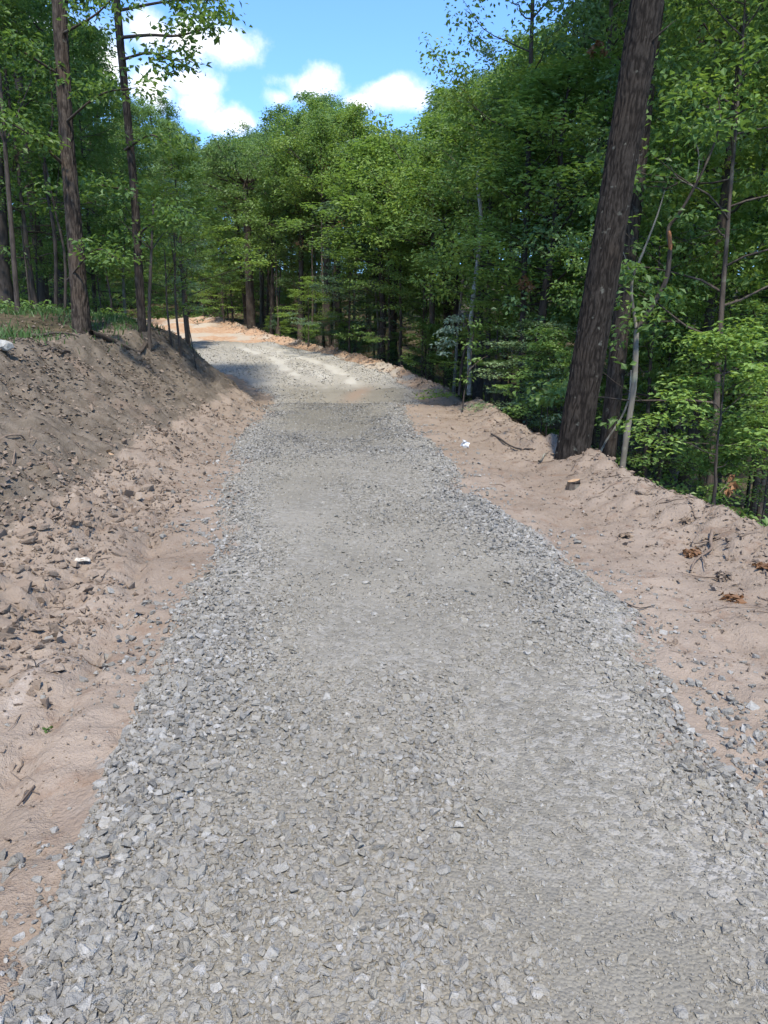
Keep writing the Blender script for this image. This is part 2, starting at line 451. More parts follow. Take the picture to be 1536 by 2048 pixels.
XS = grow(-6.4, -420, .04, 1.06, .8)[::-1][:-1] + list(np.arange(-6.4, 3.7, .036)) + grow(3.7, 420, .04, 1.08, .8)
ys = [.9]
while ys[-1] < 60: ys.append(ys[-1] + max(.022, (.0075 if ys[-1] < 19 else .013) * ys[-1]))
YS = grow(.9, -60, .05, 1.25, 3)[::-1][:-1] + ys + grow(ys[-1] + .5, 420, .5, 1.15, 4)
XS = np.array(XS); YS = np.array(YS)
GX, GY = np.meshgrid(XS, YS)
GZ = height(GX, GY)
gx, gy = GX.ravel(), GY.ravel()
toe, hb, xb, xl, xr = (tb(T, gy) for T in (T_TOE, T_HB, T_XB, T_XL, T_XR))
wdt = hb / tb(T_SL, gy) + .05; d = toe - gx; e = gx - xb
zb = sstep(.25, .8, d) * (1 - .6 * sstep(22, 30, gy))
zf = np.maximum(sstep(wdt * .95, wdt + 1.1, d), sstep(.35, .95, e)); zf = np.maximum(zf, sstep(54, 57, gy + .25 * gx + 3))
zo = np.maximum(sstep(36, 40, gy) * .9, sstep(18, 24, gy) * .75)
qv = xl - gx
sc = .55 * np.exp(-((qv - .60 - .03 * np.sin(gy * 2.1)) / .03) ** 2) * (1 - sstep(3.6, 4.6, gy)) * (vnoise(gx * 9, gy * 6, 5) > -.12)
VERT = np.stack([gx, gy, GZ.ravel()], 1)
nx, ny = len(XS), len(YS)
I = np.arange(nx * ny).reshape(ny, nx)
Q = np.stack([I[:-1, :-1], I[:-1, 1:], I[1:, 1:], I[1:, :-1]], -1).reshape(-1, 4)
cx = gx[Q].mean(1); cy = gy[Q].mean(1)
c_toe, c_hb, c_xb, c_mid = tb(T_TOE, cy), tb(T_HB, cy), tb(T_XB, cy), (tb(T_XL, cy) + tb(T_XR, cy)) / 2
c_w = c_hb / tb(T_SL, cy) + .05
zone = np.full(len(Q), 0)
inner = (cx > c_toe) & (cx < c_xb + .55) & (cy < 57)
zone[inner & (cx <= c_mid)] = 2
zone[inner & (cx > c_mid)] = 3
zone[(cx <= c_toe) & (cx > c_toe - c_w - .35) & (cy < 36)] = 1
zone[inner & (cy >= 37.2)] = 4
ZONES = {}
for zid, nm in enumerate(['forest_floor', 'dirt_bank', 'dirt_verge_left', 'dirt_verge_right', 'dirt_clearing']):
    q = Q[zone == zid]; u, inv = np.unique(q, return_inverse=True)
    me = mk_mesh(nm, VERT[u], inv.reshape(-1, 4), M['earth'],
                 {'zone': np.stack([zb, zf, zo], 1)[u], 'scuff': sc[u]}, smooth=True)
    ZONES[nm] = link(nm, me, kind='structure')

# ---- gravel road sheet, its edges dipping under the dirt
ry = [-6.0]
while ry[-1] < 38.2: ry.append(ry[-1] + max(.03, .008 * max(ry[-1], 0)))
ry = np.array(ry); rq = np.linspace(-1.16, 1.16, 84)
RQ, RY = np.meshgrid(rq, ry)
RL, RR = tb(T_XL, RY), tb(T_XR, RY)
RX = (RL + RR) / 2 + RQ * (RR - RL) / 2


def road_z(x, y):
    l, r = tb(T_XL, y), tb(T_XR, y)
    q = (x - (l + r) / 2) / ((r - l) / 2)
    qe = 1.0 + .10 * fbm(y * .9 + 50 * np.sign(q), y * 0 + 3, 81, 4) * np.clip(3.0 / np.maximum(r - l, 1), .4, 1.2) * 2
    qe = qe + .05 * fbm(x * 5, y * 5, 85, 2)
    a = (qe - np.abs(q)) * (r - l) / 2
    end = 37.2 + .28 * (x + 8) * .3 + 1.2 * fbm(x * .6, x * 0, 88, 3)
    a = np.minimum(a, (end - y))
    zz = height(x, y, False) + .066 * sstep(-.12, .22, a) - .034
    zz = zz + (fbm(x * 1.1, y * .8, 91, 3) * .026 + fbm(x * 8, y * 8, 95, 2) * .010) * sstep(0, .3, a)
    # soft mound where the second load was tipped
    zz = zz + .16 * np.exp(-(((x - .35) / .75) ** 2 + ((y - 20.3) / .8) ** 2)) * sstep(0, .4, a)
    return zz, a, q


RZ, RA, RQ2 = road_z(RX, RY)
f = RX.ravel(); g = RY.ravel(); qq = RQ2.ravel()
far = sstep(20.5, 23, g)
trk = (.8 * np.exp(-((qq + .12 - .02 * (g - 24) + .05 * np.sin(g * .8)) / .075) ** 2) + .8 * np.exp(-((qq - .42 - .012 * (g - 24) + .04 * np.sin(g * .6 + 1)) / .09) ** 2) + .6 * np.exp(-((qq - .15 - .012 * (g - 24)) / .12) ** 2)) * far * (1 - sstep(33, 36, g)) * np.clip(.7 + 1.9 * fbm(f * 3, g * 1.0, 101, 4), 0, 1)
sol = np.exp(-(((f + .75 - .2 * (g - 20.4)) / .28) ** 2 + ((g - 20.4) / 1.1) ** 2)) * 1.2
olv_shade = .75 * sstep(6, 13, g) * (1 - sstep(16.6, 17.4, g)) * (1 - sstep(.4, .9, np.abs(qq))) * np.clip(.75 + 1.2 * fbm(f * .7, g * .5, 171, 3), 0, 1)  # olive middle of the crest, darkened to stand in for tree shade
cors = np.clip(.25 + .8 * sstep(.45, .95, np.abs(qq)) + 1.0 * fbm(f * .8, g * .8, 111, 3), 0, 1)
n_y, n_x = RX.shape
I = np.arange(n_x * n_y).reshape(n_y, n_x)
Q = np.stack([I[:-1, :-1], I[:-1, 1:], I[1:, 1:], I[1:, :-1]], -1).reshape(-1, 4)
me = mk_mesh('gravel_road', np.stack([f, g, RZ.ravel()], 1), Q, M['bed'],
             {'edge': sstep(.55, 1.0, np.abs(qq)), 'track_sun': np.clip(trk + .5 * far * (1 - sstep(35, 38, g)), 0, 1), 'soil': np.clip(sol + 1.4 * (1 - sstep(-.02, .17, RA.ravel() + .22 * fbm(f * 6, g * 6, 151, 3))), 0, 1), 'coarse': cors, 'olive': olv_shade}, smooth=True)  # far stretch paled all over, sunshine put into the bed colour
ROAD = link('gravel_road', me, kind='structure')

# ------------------------------------------------------------------ stones
rng = np.random.default_rng(7)
random.seed(7)


def hull_rock(seed, n=9, flat=(1, .78, .5)):
    r = np.random.default_rng(seed)
    p = r.normal(size=(n, 3)); p /= np.linalg.norm(p, axis=1)[:, None]
    p *= r.uniform(.72, 1.0, (n, 1)); p = np.sign(p) * np.abs(p) ** .8
    p *= np.array(flat) * r.uniform(.8, 1.2, 3) * .5
    bm = bmesh.new()
    for v in p: bm.verts.new(v)
    res = bmesh.ops.convex_hull(bm, input=bm.verts[:])
    loose = [v for v in bm.verts if not v.link_faces]
    bmesh.ops.delete(bm, geom=loose, context='VERTS')
    bmesh.ops.triangulate(bm, faces=bm.faces[:])
    bm.verts.index_update()
    v = np.array([x.co[:] for x in bm.verts]); fc = np.array([[a.index for a in x.verts] for x in bm.faces])
    bm.free(); return v, fc


SMALL = [hull_rock(100 + k, 11, (1, .84, .68)) for k in range(14)]
LIGHT = [hull_rock(600 + k, 7, (1, .84, .68)) for k in range(14)]
BIG = [hull_rock(300 + k, 27, (1, .80, .55)) for k in range(12)]


def rotmats(yaw, tx, ty):
    cz, sz, cx_, sx, cy_, sy = np.cos(yaw), np.sin(yaw), np.cos(tx), np.sin(tx), np.cos(ty), np.sin(ty)
    Z = np.zeros_like(yaw); O = np.ones_like(yaw)
    Rz = np.stack([cz, -sz, Z, sz, cz, Z, Z, Z, O], -1).reshape(-1, 3, 3)
    Rx = np.stack([O, Z, Z, Z, cx_, -sx, Z, sx, cx_], -1).reshape(-1, 3, 3)
    Ry = np.stack([cy_, Z, sy, Z, O, Z, -sy, Z, cy_], -1).reshape(-1, 3, 3)
    return Rx @ Ry @ Rz


def scatter(name, mat, P, S, tone, dust, parent, lib=SMALL, tilt=.35, sink=.12):
    """all the stones as one mesh"""
    n = len(P); k = rng.integers(0, len(lib), n)
    Rm = rotmats(rng.uniform(0, 6.28, n), rng.normal(0, tilt, n), rng.normal(0, tilt, n))
    V, F, T_, D_ = [], [], [], []; off = 0
    for j, (v, fc) in enumerate(lib):
        i = np.where(k == j)[0]
        if not len(i): continue
        vv = np.einsum('nij,vj->nvi', Rm[i], v) * S[i][:, None, None] + P[i][:, None, :]
        vv[:, :, 2] += (S[i] * (.25 - sink))[:, None]
        V.append(vv.reshape(-1, 3)); nv = len(v)
        F.append((fc[None] + (off + np.arange(len(i)) * nv)[:, None, None]).reshape(-1, 3)); off += len(i) * nv
        T_.append(np.repeat(tone[i], nv)); D_.append(np.repeat(dust[i], nv))
    me = mk_mesh(name, np.concatenate(V), np.concatenate(F), mat, {'tone': np.concatenate(T_), 'dust': np.concatenate(D_)})
    return link(name, me, parent, 'stuff')


def stone_datas(prefix, mat, tones, dusts):
    out = []
    for k, (v, fc) in enumerate(BIG):
        out.append(mk_mesh(prefix, v, fc, mat, {'tone': np.full(len(v), tones[k % len(tones)]), 'dust': np.full(len(v), dusts[k % len(dusts)])}))
    return out


def place_stones(name, datas, P, S, parent, tilt=.25, sink=.06):
    for p_, s_ in zip(P, S):
        link(name, random.choice(datas), parent, None, (p_[0], p_[1], p_[2] + s_ * (.2 - sink)),
             (random.gauss(0, tilt), random.gauss(0, tilt), random.uniform(0, 6.28)), s_ * random.uniform(.85, 1.15))


def road_points(n, y0, y1, power, spread=1.0):
    """road points, density falling with distance as y**-power"""
    u = rng.uniform(0, 1, n)
    if abs(power - 1) < 1e-6: y = y0 * (y1 / y0) ** u
    else: y = (y0 ** (1 - power) + u * (y1 ** (1 - power) - y0 ** (1 - power))) ** (1 / (1 - power))
    l, r = tb(T_XL, y), tb(T_XR, y)
    q = rng.uniform(-1.03, 1.03, n) * spread
    x = (l + r) / 2 + q * (r - l) / 2
    z, a, q2 = road_z(x, y)
    zt = height(x, y)
    return x, y, np.maximum(z, zt), a, q2


def clumpy(x, y):
    return fbm(x * 1.3, y * 1.1, 121, 4)


# main body of gravel
x, y, z, a, q2 = road_points(92000, .9, 19.5, 1.0)
dens = .30 + .75 * sstep(.35, .95, np.abs(q2)) + 1.15 * clumpy(x, y) + .75 * sstep(4.5, 8, y)
keep = (rng.uniform(0, 1, len(x)) < np.clip(dens, .10, 1)) & (a > -.03)
x, y, z, a, q2 = (v[keep] for v in (x, y, z, a, q2))
edge_ = sstep(.45, .95, np.abs(q2))
S = np.exp(rng.normal(math.log(.0185), .42, len(x))) * (1 + .25 * edge_) * (1 + .045 * y)
S = np.clip(S * (1 + .25 * sstep(5, 10, y)), .008, .06)
tone = np.clip(rng.normal(.45, .24, len(x)) - .24 * sstep(6, 13, y) * (1 - edge_) + .10 * edge_ * sstep(2, 5, y), 0, 1)  # middle stones darker toward the crest, its shade put into their tone
OL_SHADE = sstep(7, 11, y) * (1 - edge_)  # painted crest shade, used to thin the pale dust
SINK = np.clip(.27 - .16 * edge_ - .3 * clumpy(x, y), .06, .36)
z = z - S * SINK
dust = np.clip(.95 - .45 * edge_ + rng.normal(0, .2, len(x)) - .8 * clumpy(x, y) - .55 * OL_SHADE, 0, .95)
nr = y < 4.2
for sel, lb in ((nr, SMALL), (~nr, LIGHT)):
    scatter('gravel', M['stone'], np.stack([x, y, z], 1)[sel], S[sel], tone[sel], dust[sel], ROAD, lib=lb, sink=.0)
print('gravel stones', len(x))
x, y, z, a, q2 = road_points(20000, 18.5, 38, 1.0)
tr_ = np.exp(-((q2 + .12 - .02 * (y - 24) + .05 * np.sin(y * .8)) / .085) ** 2) + np.exp(-((q2 - .42 - .012 * (y - 24) + .04 * np.sin(y * .6 + 1)) / .10) ** 2)
so_ = np.exp(-(((x + .75 - .2 * (y - 20.4)) / .28) ** 2 + ((y - 20.4) / 1.1) ** 2))
ok = (a > 0) & (rng.uniform(0, 1, len(x)) > 1.3 * tr_) & (rng.uniform(0, 1, len(x)) > 1.5 * so_) & (rng.uniform(0, 1, len(x)) < .6 + .9 * fbm(x * .8, y * .8, 161, 3)); x, y, z, q2 = x[ok], y[ok], z[ok], q2[ok]
scatter('gravel', M['stone'], np.stack([x, y, z], 1), np.clip(np.exp(rng.normal(math.log(.045), .4, len(x))), .02, .1), np.clip(rng.normal(.82, .2, len(x)), 0, 1), np.clip(rng.normal(.25, .2, len(x)), 0, 1), ROAD, lib=[hull_rock(700 + k, 6, (1, .84, .6)) for k in range(8)], sink=.18)  # pale tone keeps up the sunshine painted on the far bed
# fine grit between the stones close by
TINY = [hull_rock(500 + k, 6, (1, .85, .65)) for k in range(8)]
x, y, z, a, q2 = road_points(25000, .9, 4.5, 1.0)
ok = a > 0; x, y, z = x[ok], y[ok], z[ok]
scatter('grit', M['stone'], np.stack([x, y, z], 1), np.clip(np.exp(rng.normal(math.log(.0085), .3, len(x))), .004, .016) * (1 + .1 * y), np.clip(rng.normal(.45, .25, len(x)), 0, 1), np.clip(rng.normal(.75, .2, len(x)), 0, 1), ROAD, lib=TINY, sink=.15)
# stones strewn beyond the edge of the gravel
n = 9000
y = 1.0 * (20 / 1.0) ** rng.uniform(0, 1, n); side = rng.integers(0, 2, n)
dd = rng.exponential(.2, n) - .05
x = np.where(side == 0, tb(T_XL, y) - dd, tb(T_XR, y) + dd)
ok = rng.uniform(0, 1, n) < np.clip(.55 + 1.2 * fbm(y * 1.5, side * 9.0, 131, 3), .05, 1); x, y = x[ok], y[ok]
z = np.maximum(height(x, y), road_z(x, y)[0])
scatter('gravel', M['stone'], np.stack([x, y, z], 1), np.clip(np.exp(rng.normal(math.log(.022), .45, len(x))) * (1 + .03 * y), .01, .07),
        np.clip(rng.normal(.45, .25, len(x)), 0, 1), rng.uniform(0, .5, len(x)), ROAD)
# the largest stones, each its own piece
x, y, z, a, q2 = road_points(700, 1.25, 6.0, 1.0)
ok = a > 0; x, y, z, a, q2 = (v[ok][:300] for v in (x, y, z, a, q2))
S = np.clip(np.exp(rng.normal(math.log(.036), .28, len(x))), .024, .065)
sd = stone_datas('stone', M['stone'], [.25, .4, .5, .6, .75, .9, .45], [.5, .7, .9, .6, .35, .8])
place_stones('stone', sd, np.stack([x, y, z], 1), S, ROAD, .22, .16)

# ---- rubble of clods and brown rock at the foot of the bank and along the verges
VL, VR, BANK = ZONES['dirt_verge_left'], ZONES['dirt_verge_right'], ZONES['dirt_bank']
n = 26000
y = 2.2 * (17 / 2.2) ** rng.uniform(0, 1, n); toe = tb(T_TOE, y)
dd = np.where(rng.uniform(0, 1, n) < .6, rng.normal(.22, .34, n), rng.uniform(-.5, 2.6, n))
x = toe - dd; z = height(x, y)
ok = rng.uniform(0, 1, n) < np.clip(.45 + 1.5 * fbm(x * 1.2, y * 1.2, 141, 3), .05, 1); x, y, z = x[ok], y[ok], z[ok]
scatter('rubble', M['rock'], np.stack([x, y, z], 1), np.clip(np.exp(rng.normal(math.log(.026), .6, len(x))), .008, .14), np.clip(rng.normal(.45, .22, len(x)), 0, 1),
        rng.uniform(.2, .9, len(x)), BANK, lib=LIGHT, tilt=.5, sink=.08)
n = 190
y = 2.9 * (14 / 2.9) ** rng.uniform(0, 1, n); toe = tb(T_TOE, y); x = toe - np.abs(rng.normal(.05, .30, n)) - .02
rd = stone_datas('rock', M['rock'], [.3, .5, .42, .7, .2, .6, .85], [.7, .4, .8, .55, .3])
place_stones('rock', rd, np.stack([x, y, height(x, y)], 1), np.clip(np.exp(rng.normal(math.log(.075), .42, n)), .04, .19), BANK, .5, .09)
# left verge crumbs
n = 3000
y = 1.3 * (16 / 1.3) ** rng.uniform(0, 1, n); l = tb(T_XL, y); toe = tb(T_TOE, y); x = l + (toe - l) * rng.uniform(0, 1, n) ** .7
scatter('crumbs', M['rock'], np.stack([x, y, height(x, y)], 1), np.clip(np.exp(rng.normal(math.log(.012), .5, n)), .005, .045), rng.uniform(.2, .9, n), rng.uniform(.3, .9, n), VL, lib=LIGHT)
# right verge: crumbs, and bigger clods along the berm
n = 9000
y = 2.2 * (24 / 2.2) ** rng.uniform(0, 1, n); r_ = tb(T_XR, y); xb = tb(T_XB, y)
x = r_ + (xb + .35 - r_) * rng.uniform(0, 1, n) ** .75
sz = np.exp(rng.normal(math.log(.014), .55, n)) * (1 + .8 * sstep(.4, 1.0, (x - r_) / (xb - r_)))
scatter('crumbs', M['rock'], np.stack([x, y, height(x, y)], 1), np.clip(sz, .005, .10), np.clip(rng.normal(.5, .22, n), 0, 1), rng.uniform(.3, .95, n), VR, lib=LIGHT, tilt=.5)
n = 90
y = 3.2 * (23 / 3.2) ** rng.uniform(0, 1, n); r_ = tb(T_XR, y); xb = tb(T_XB, y); x = xb - np.abs(rng.normal(0, .42, n)) + .12
place_stones('rock', rd, np.stack([x, y, height(x, y)], 1), np.clip(np.exp(rng.normal(math.log(.065), .4, n)), .03, .15), VR, .5, .06)
# berm clods round the far bend
n = 1700
y = rng.uniform(20, 52, n); x = tb(T_XB, y) + rng.normal(-.1, .4, n)
scatter('rubble', M['rock'], np.stack([x, y, height(x, y)], 1), np.clip(np.exp(rng.normal(math.log(.06), .5, n)), .02, .18), np.clip(rng.normal(.6, .2, n), 0, 1), rng.uniform(.2, .8, n), ZONES['dirt_clearing'], tilt=.5)
# ------------------------------------------------------------------ trees
def tube(pts, rad, sides=6, cap=True):
    pts = np.asarray(pts, float); rad = np.asarray(rad, float); n = len(pts)
    tan = np.gradient(pts, axis=0); tan /= np.linalg.norm(tan, axis=1)[:, None] + 1e-9
    ref = np.array([1.0, 0, 0]) if abs(tan[:, 0]).mean() < .8 else np.array([0, 1.0, 0])
    b1 = np.cross(tan, ref); b1 /= np.linalg.norm(b1, axis=1)[:, None] + 1e-9
    b2 = np.cross(tan, b1)
    th = np.arange(sides) / sides * 2 * math.pi
    v = pts[:, None, :] + rad[:, None, None] * (np.cos(th)[None, :, None] * b1[:, None, :] + np.sin(th)[None, :, None] * b2[:, None, :])
    I = np.arange(n * sides).reshape(n, sides)
    q = np.stack([I[:-1], np.roll(I, -1, 1)[:-1], np.roll(I, -1, 1)[1:], I[1:]], -1).reshape(-1, 4)
    return v.reshape(-1, 3), q


def join(parts):
    V, F, o = [], [], 0
    for v, q in parts:
        V.append(v); F.append(q + o); o += len(v)
    return np.concatenate(V), np.concatenate(F)


def spline(pts, n):
    """smooth path through control points"""
    pts = np.asarray([tuple(p) for p in pts], float); t = np.linspace(0, len(pts) - 1, n)
    P = np.vstack([2 * pts[0] - pts[1], pts, 2 * pts[-1] - pts[-2]])
    i = np.minimum(t.astype(int), len(pts) - 2); f = (t - i)[:, None]
    a, b, c, d = P[i], P[i + 1], P[i + 2], P[i + 3]
    return .5 * ((2 * b) + (-a + c) * f + (2 * a - 5 * b + 4 * c - d) * f ** 2 + (-a + 3 * b - 3 * c + d) * f ** 3)


def leaves(name, C, rad, flat, nper, size, seed, mat, tilt=.5, droop=.25, wide=.6):
    """a crown: leaf-sized folded blades gathered in clumps round the twig ends C"""
    r = np.random.default_rng(seed); C = np.asarray(C, float); n = len(C)
    rad = np.broadcast_to(rad, n); cnt = np.maximum(3, (nper * r.uniform(.5, 1.4, n)).astype(int))
    c = np.repeat(C, cnt, 0); rr = np.repeat(rad, cnt); N = len(c)
    d = r.normal(size=(N, 3)); d /= np.linalg.norm(d, axis=1)[:, None]
    rho = r.uniform(0, 1, N) ** .45
    pos = c + d * (rho * rr)[:, None] * np.array([1, 1, flat])
    a = d * np.array([.8, .8, .3]) + r.normal(0, .55, (N, 3)) * np.array([1, 1, .5]) + np.array([0, 0, -droop])
    a /= np.linalg.norm(a, axis=1)[:, None]
    nn = np.array([0, 0, 1.0]) + r.normal(0, tilt, (N, 3)) + .35 * d
    b = np.cross(nn, a); b /= np.linalg.norm(b, axis=1)[:, None] + 1e-9
    up = np.cross(a, b)
    L = (size * r.uniform(.65, 1.3, N))[:, None]; W = L * wide * r.uniform(.8, 1.2, (N, 1))
    v = np.stack([pos - a * L * .5, pos + b * W * .5 + up * L * .10 - a * L * .02, pos + a * L * .5 - up * L * .12, pos - b * W * .5 + up * L * .10 - a * L * .02], 1).reshape(-1, 3)
    k = np.arange(N)[:, None] * 4
    f = np.concatenate([k + np.array([[0, 2, 1]]), k + np.array([[0, 3, 2]])])
    ct = np.repeat(r.uniform(0, 1, n), cnt)
    tone = np.clip(.5 * ct + .5 * r.uniform(0, 1, N), 0, 1)
    return mk_mesh(name, v, f, mat, {'tone': np.repeat(tone, 4)})


def limb_set(base, az, el, L, r0, r, ntw=4, curl=.25, wood=None, C=None, mid=True, sides=5):
    """one limb with side twigs: adds tubes to wood and twig ends to C"""
    d = np.array([math.cos(az) * math.cos(el), math.sin(az) * math.cos(el), math.sin(el)])
    n = 6; pts = [np.array(base, float)]
    for k in range(n):
        dd = d + np.array([0, 0, curl * (k / n)]) + r.normal(0, .14, 3); dd /= np.linalg.norm(dd)
        pts.append(pts[-1] + dd * L / n)
    pts = np.array(pts)
    wood.append(tube(pts, np.linspace(r0, r0 * .18, n + 1), sides))
    C.append(pts[-1]); C.append(pts[-2] + r.normal(0, .15, 3))
    side = 1
    for k in range(ntw):
        f = .35 + .6 * (k + r.uniform(0, .6)) / ntw; i = min(int(f * n), n - 1); p = pts[i] + (pts[i + 1] - pts[i]) * (f * n - i)
        a2 = az + side * r.uniform(.5, 1.1); side = -side; e2 = el * .6 + r.normal(.05, .25); l2 = L * (.25 + .45 * (1 - f)) * r.uniform(.8, 1.3)
        d2 = np.array([math.cos(a2) * math.cos(e2), math.sin(a2) * math.cos(e2), math.sin(e2)])
        q = np.array([p, p + d2 * l2 * .5 + r.normal(0, .04, 3), p + d2 * l2 + np.array([0, 0, .08 * l2])])
        wood.append(tube(q, [r0 * .4 * (1 - f * .5), r0 * .25, r0 * .08], 4))
        C.append(q[2]); C.append((q[1] + q[2]) / 2 + r.normal(0, .1, 3))
    if mid: C.append(pts[n // 2] + r.normal(0, .2, 3))


def tree_data(kind, seed):
    """returns (trunk mesh, crown mesh, height, radius) for one kind of tree, base at the origin"""
    r = np.random.default_rng(seed)
    K = dict(canopy=(17., .155, .40, 2.7, 26, .15, 37, .55, .85, 1.1), edge=(15.0, .13, .24, 2.3, 27, .135, 33, .5, .8, 1.1), tall=(19., .17, .52, 2.8, 25, .155, 38, .55, .85, 1.1),
             under=(6.8, .055, .22, 2.3, 19, .10, 38, .48, .26, .5), sapling=(3.4, .024, .25, 1.0, 13, .085, 26, .30, .35, .4), feather=(8.5, .06, .18, 1.9, 30, .10, 44, .45, .30, .38),
             near=(9.0, .07, .16, 2.3, 28, .085, 60, .48, .32, .55), bare=(13., .075, .66, 1.6, 16, .12, 30, .5, .7, 1.0))
    H, r0, h0, RAD, nl, ls, nper, crad, flat, tilt = K[kind]
    n = 16; hs = np.linspace(0, H, n); wx = np.cumsum(r.normal(0, .012 * H / 6, n)); wy = np.cumsum(r.normal(0, .012 * H / 6, n)); wx -= wx[0]; wy -= wy[0]
    P = np.stack([wx, wy, hs], 1)
    rad = r0 * (1 - .85 * (hs / H) ** .9) * (1 + .5 * np.exp(-hs / .3))
    PP = np.stack([np.interp(np.linspace(0, H, 40), hs, P[:, k]) for k in range(3)], 1)
    PP[0, 2] = -.35
    wood = [tube(PP, np.interp(PP[:, 2], hs, rad) * (1 + r.normal(0, .05, 40)), 9)]; C = []
    az = r.uniform(0, 6.28)
    for i in range(nl):
        f = h0 + (1 - h0) * ((i + r.uniform(0, 1)) / nl) * .97
        g = (f - h0) / (1 - h0)
        prof = {'canopy': math.sin(math.pi * min(1, .18 + .80 * g)) ** .7, 'tall': math.sin(math.pi * min(1, .2 + .78 * g)) ** .7, 'edge': (.62 + .45 * math.sin(math.pi * min(1, .1 + .85 * g))) * r.uniform(.55, 1.15)}.get(kind, (1 - .72 * g ** 1.5))
        L = RAD * prof * r.uniform(.7, 1.15)
        el = {'under': .12 + .5 * g, 'feather': .05 + .6 * g, 'near': .08 + .5 * g}.get(kind, .38 + .75 * g) + r.normal(0, .2)
        az += 2.4 + r.normal(0, .4)
        b = [np.interp(f * H, hs, P[:, k]) for k in range(3)]
        limb_set(b, az, el, max(L, .25), r0 * .32 * (1 - .6 * g) + .004, r, ntw=4 if kind in ('canopy', 'edge', 'tall', 'near') else 3, curl=.3 if kind in ('canopy', 'tall', 'edge') else .05, wood=wood, C=C)
    C.append(np.array([P[-1, 0], P[-1, 1], H]))
    v, q = join(wood)
    tm = mk_mesh('trunk', v, q, M['bark'], smooth=True)
    cm = leaves('crown', C, crad * r.uniform(.5, 1.4, len(C)), flat, nper, ls, seed + 5, M['leaf'], tilt)
    return tm, cm, H, RAD


VAR = {k: [tree_data(k, s) for s in ss] for k, ss in dict(canopy=(11, 12, 13, 14), tall=(21, 22), edge=(31, 32, 33), under=(41, 42, 43), feather=(51, 52), sapling=(61, 62), near=(71, 72), bare=(81,)).items()}


def set_mat(o, mat):
    o.material_slots[0].link = 'OBJECT'; o.material_slots[0].material = mat


def add_tree(kind, x, y, H, label, group=None, leaf='leaf', bark='bark', rz=None, lean=(0, 0), spread=1.0, name='forest_tree', cat='tree', var=None, z=None, dead=False):
    tm, cm, H0, RAD = random.choice(VAR[kind]) if var is None else VAR[kind][var % len(VAR[kind])]
    s = H / H0
    e = link(name, None, loc=(x, y, hz(x, y) - .05 if z is None else z), rot=(lean[1], lean[0], random.uniform(0, 6.28) if rz is None else rz))
    e.rotation_mode = 'ZYX' if False else 'XYZ'
    tr = link('trunk', tm, e, scl=(s * spread, s * spread, s)); cr = link('crown', cm, e, scl=(s * spread, s * spread, s))
    set_mat(tr, M[bark]); set_mat(cr, M[leaf])
    tag(e, label, cat, group)
    return e


# ---- bark-ridged trunks for the big trees near the camera
def ridged_trunk(path, radii, hmax, seed, sides=96, dh=.03, depth=.013, cell=.042, flare=.4):
    """a trunk along path (world coordinates, rising) with furrowed bark as relief"""
    path = np.asarray([tuple(p) for p in path], float)
    zs = [path[0, 2]]
    while zs[-1] < path[-1, 2]: zs.append(zs[-1] + (dh if zs[-1] < hmax else .4))
    zs = np.array(zs); c = np.stack([np.interp(zs, path[:, 2], path[:, 0]), np.interp(zs, path[:, 2], path[:, 1]), zs], 1)
    k = 15
    for j in (0, 1): c[:, j] = np.convolve(np.pad(c[:, j], k // 2, mode='edge'), np.ones(k) / k, 'valid')
    rr = np.interp(zs, path[:, 2], radii)
    th = np.linspace(-math.pi, math.pi, sides, endpoint=False) - math.pi / 2      # seam on the far side
    TH, ZZ = np.meshgrid(np.linspace(-math.pi, math.pi, sides, endpoint=False), zs)
    r_m = float(np.mean(radii)); u = TH * r_m
    wv = fbm(u / .09, ZZ / .30, seed, 2) * 1.6
    a = fbm(u / cell + wv, ZZ / (cell * 8), seed + 3, 2)
    ridge = 1 - np.clip(np.abs(a) * 3.4, 0, 1)                                         # narrow furrows
    plate = fbm(u / (cell * .8), ZZ / (cell * 2.2), seed + 7, 2)
    big = fbm(TH * .9, ZZ * .5, seed + 11, 3) * .10 + .03 * np.sin(TH * 2 + 1)
    fl = flare * np.exp(-(ZZ - zs[0]) / .35) * (1 + .5 * np.sin(TH * 4 + seed) + .25 * np.sin(TH * 7))
    rad = rr[:, None] * (1 + big + fl) - depth * ridge + depth * .55 * plate
    V = np.stack([c[:, 0:1] + rad * np.cos(th)[None], c[:, 1:2] + rad * np.sin(th)[None], ZZ], -1).reshape(-1, 3)
    n = len(zs); I = np.arange(n * sides).reshape(n, sides)
    q = np.stack([I[:-1], np.roll(I, -1, 1)[:-1], np.roll(I, -1, 1)[1:], I[1:]], -1).reshape(-1, 4)
    return V, q, np.clip(ridge * 1.1 - .25 * plate, 0, 1).ravel()


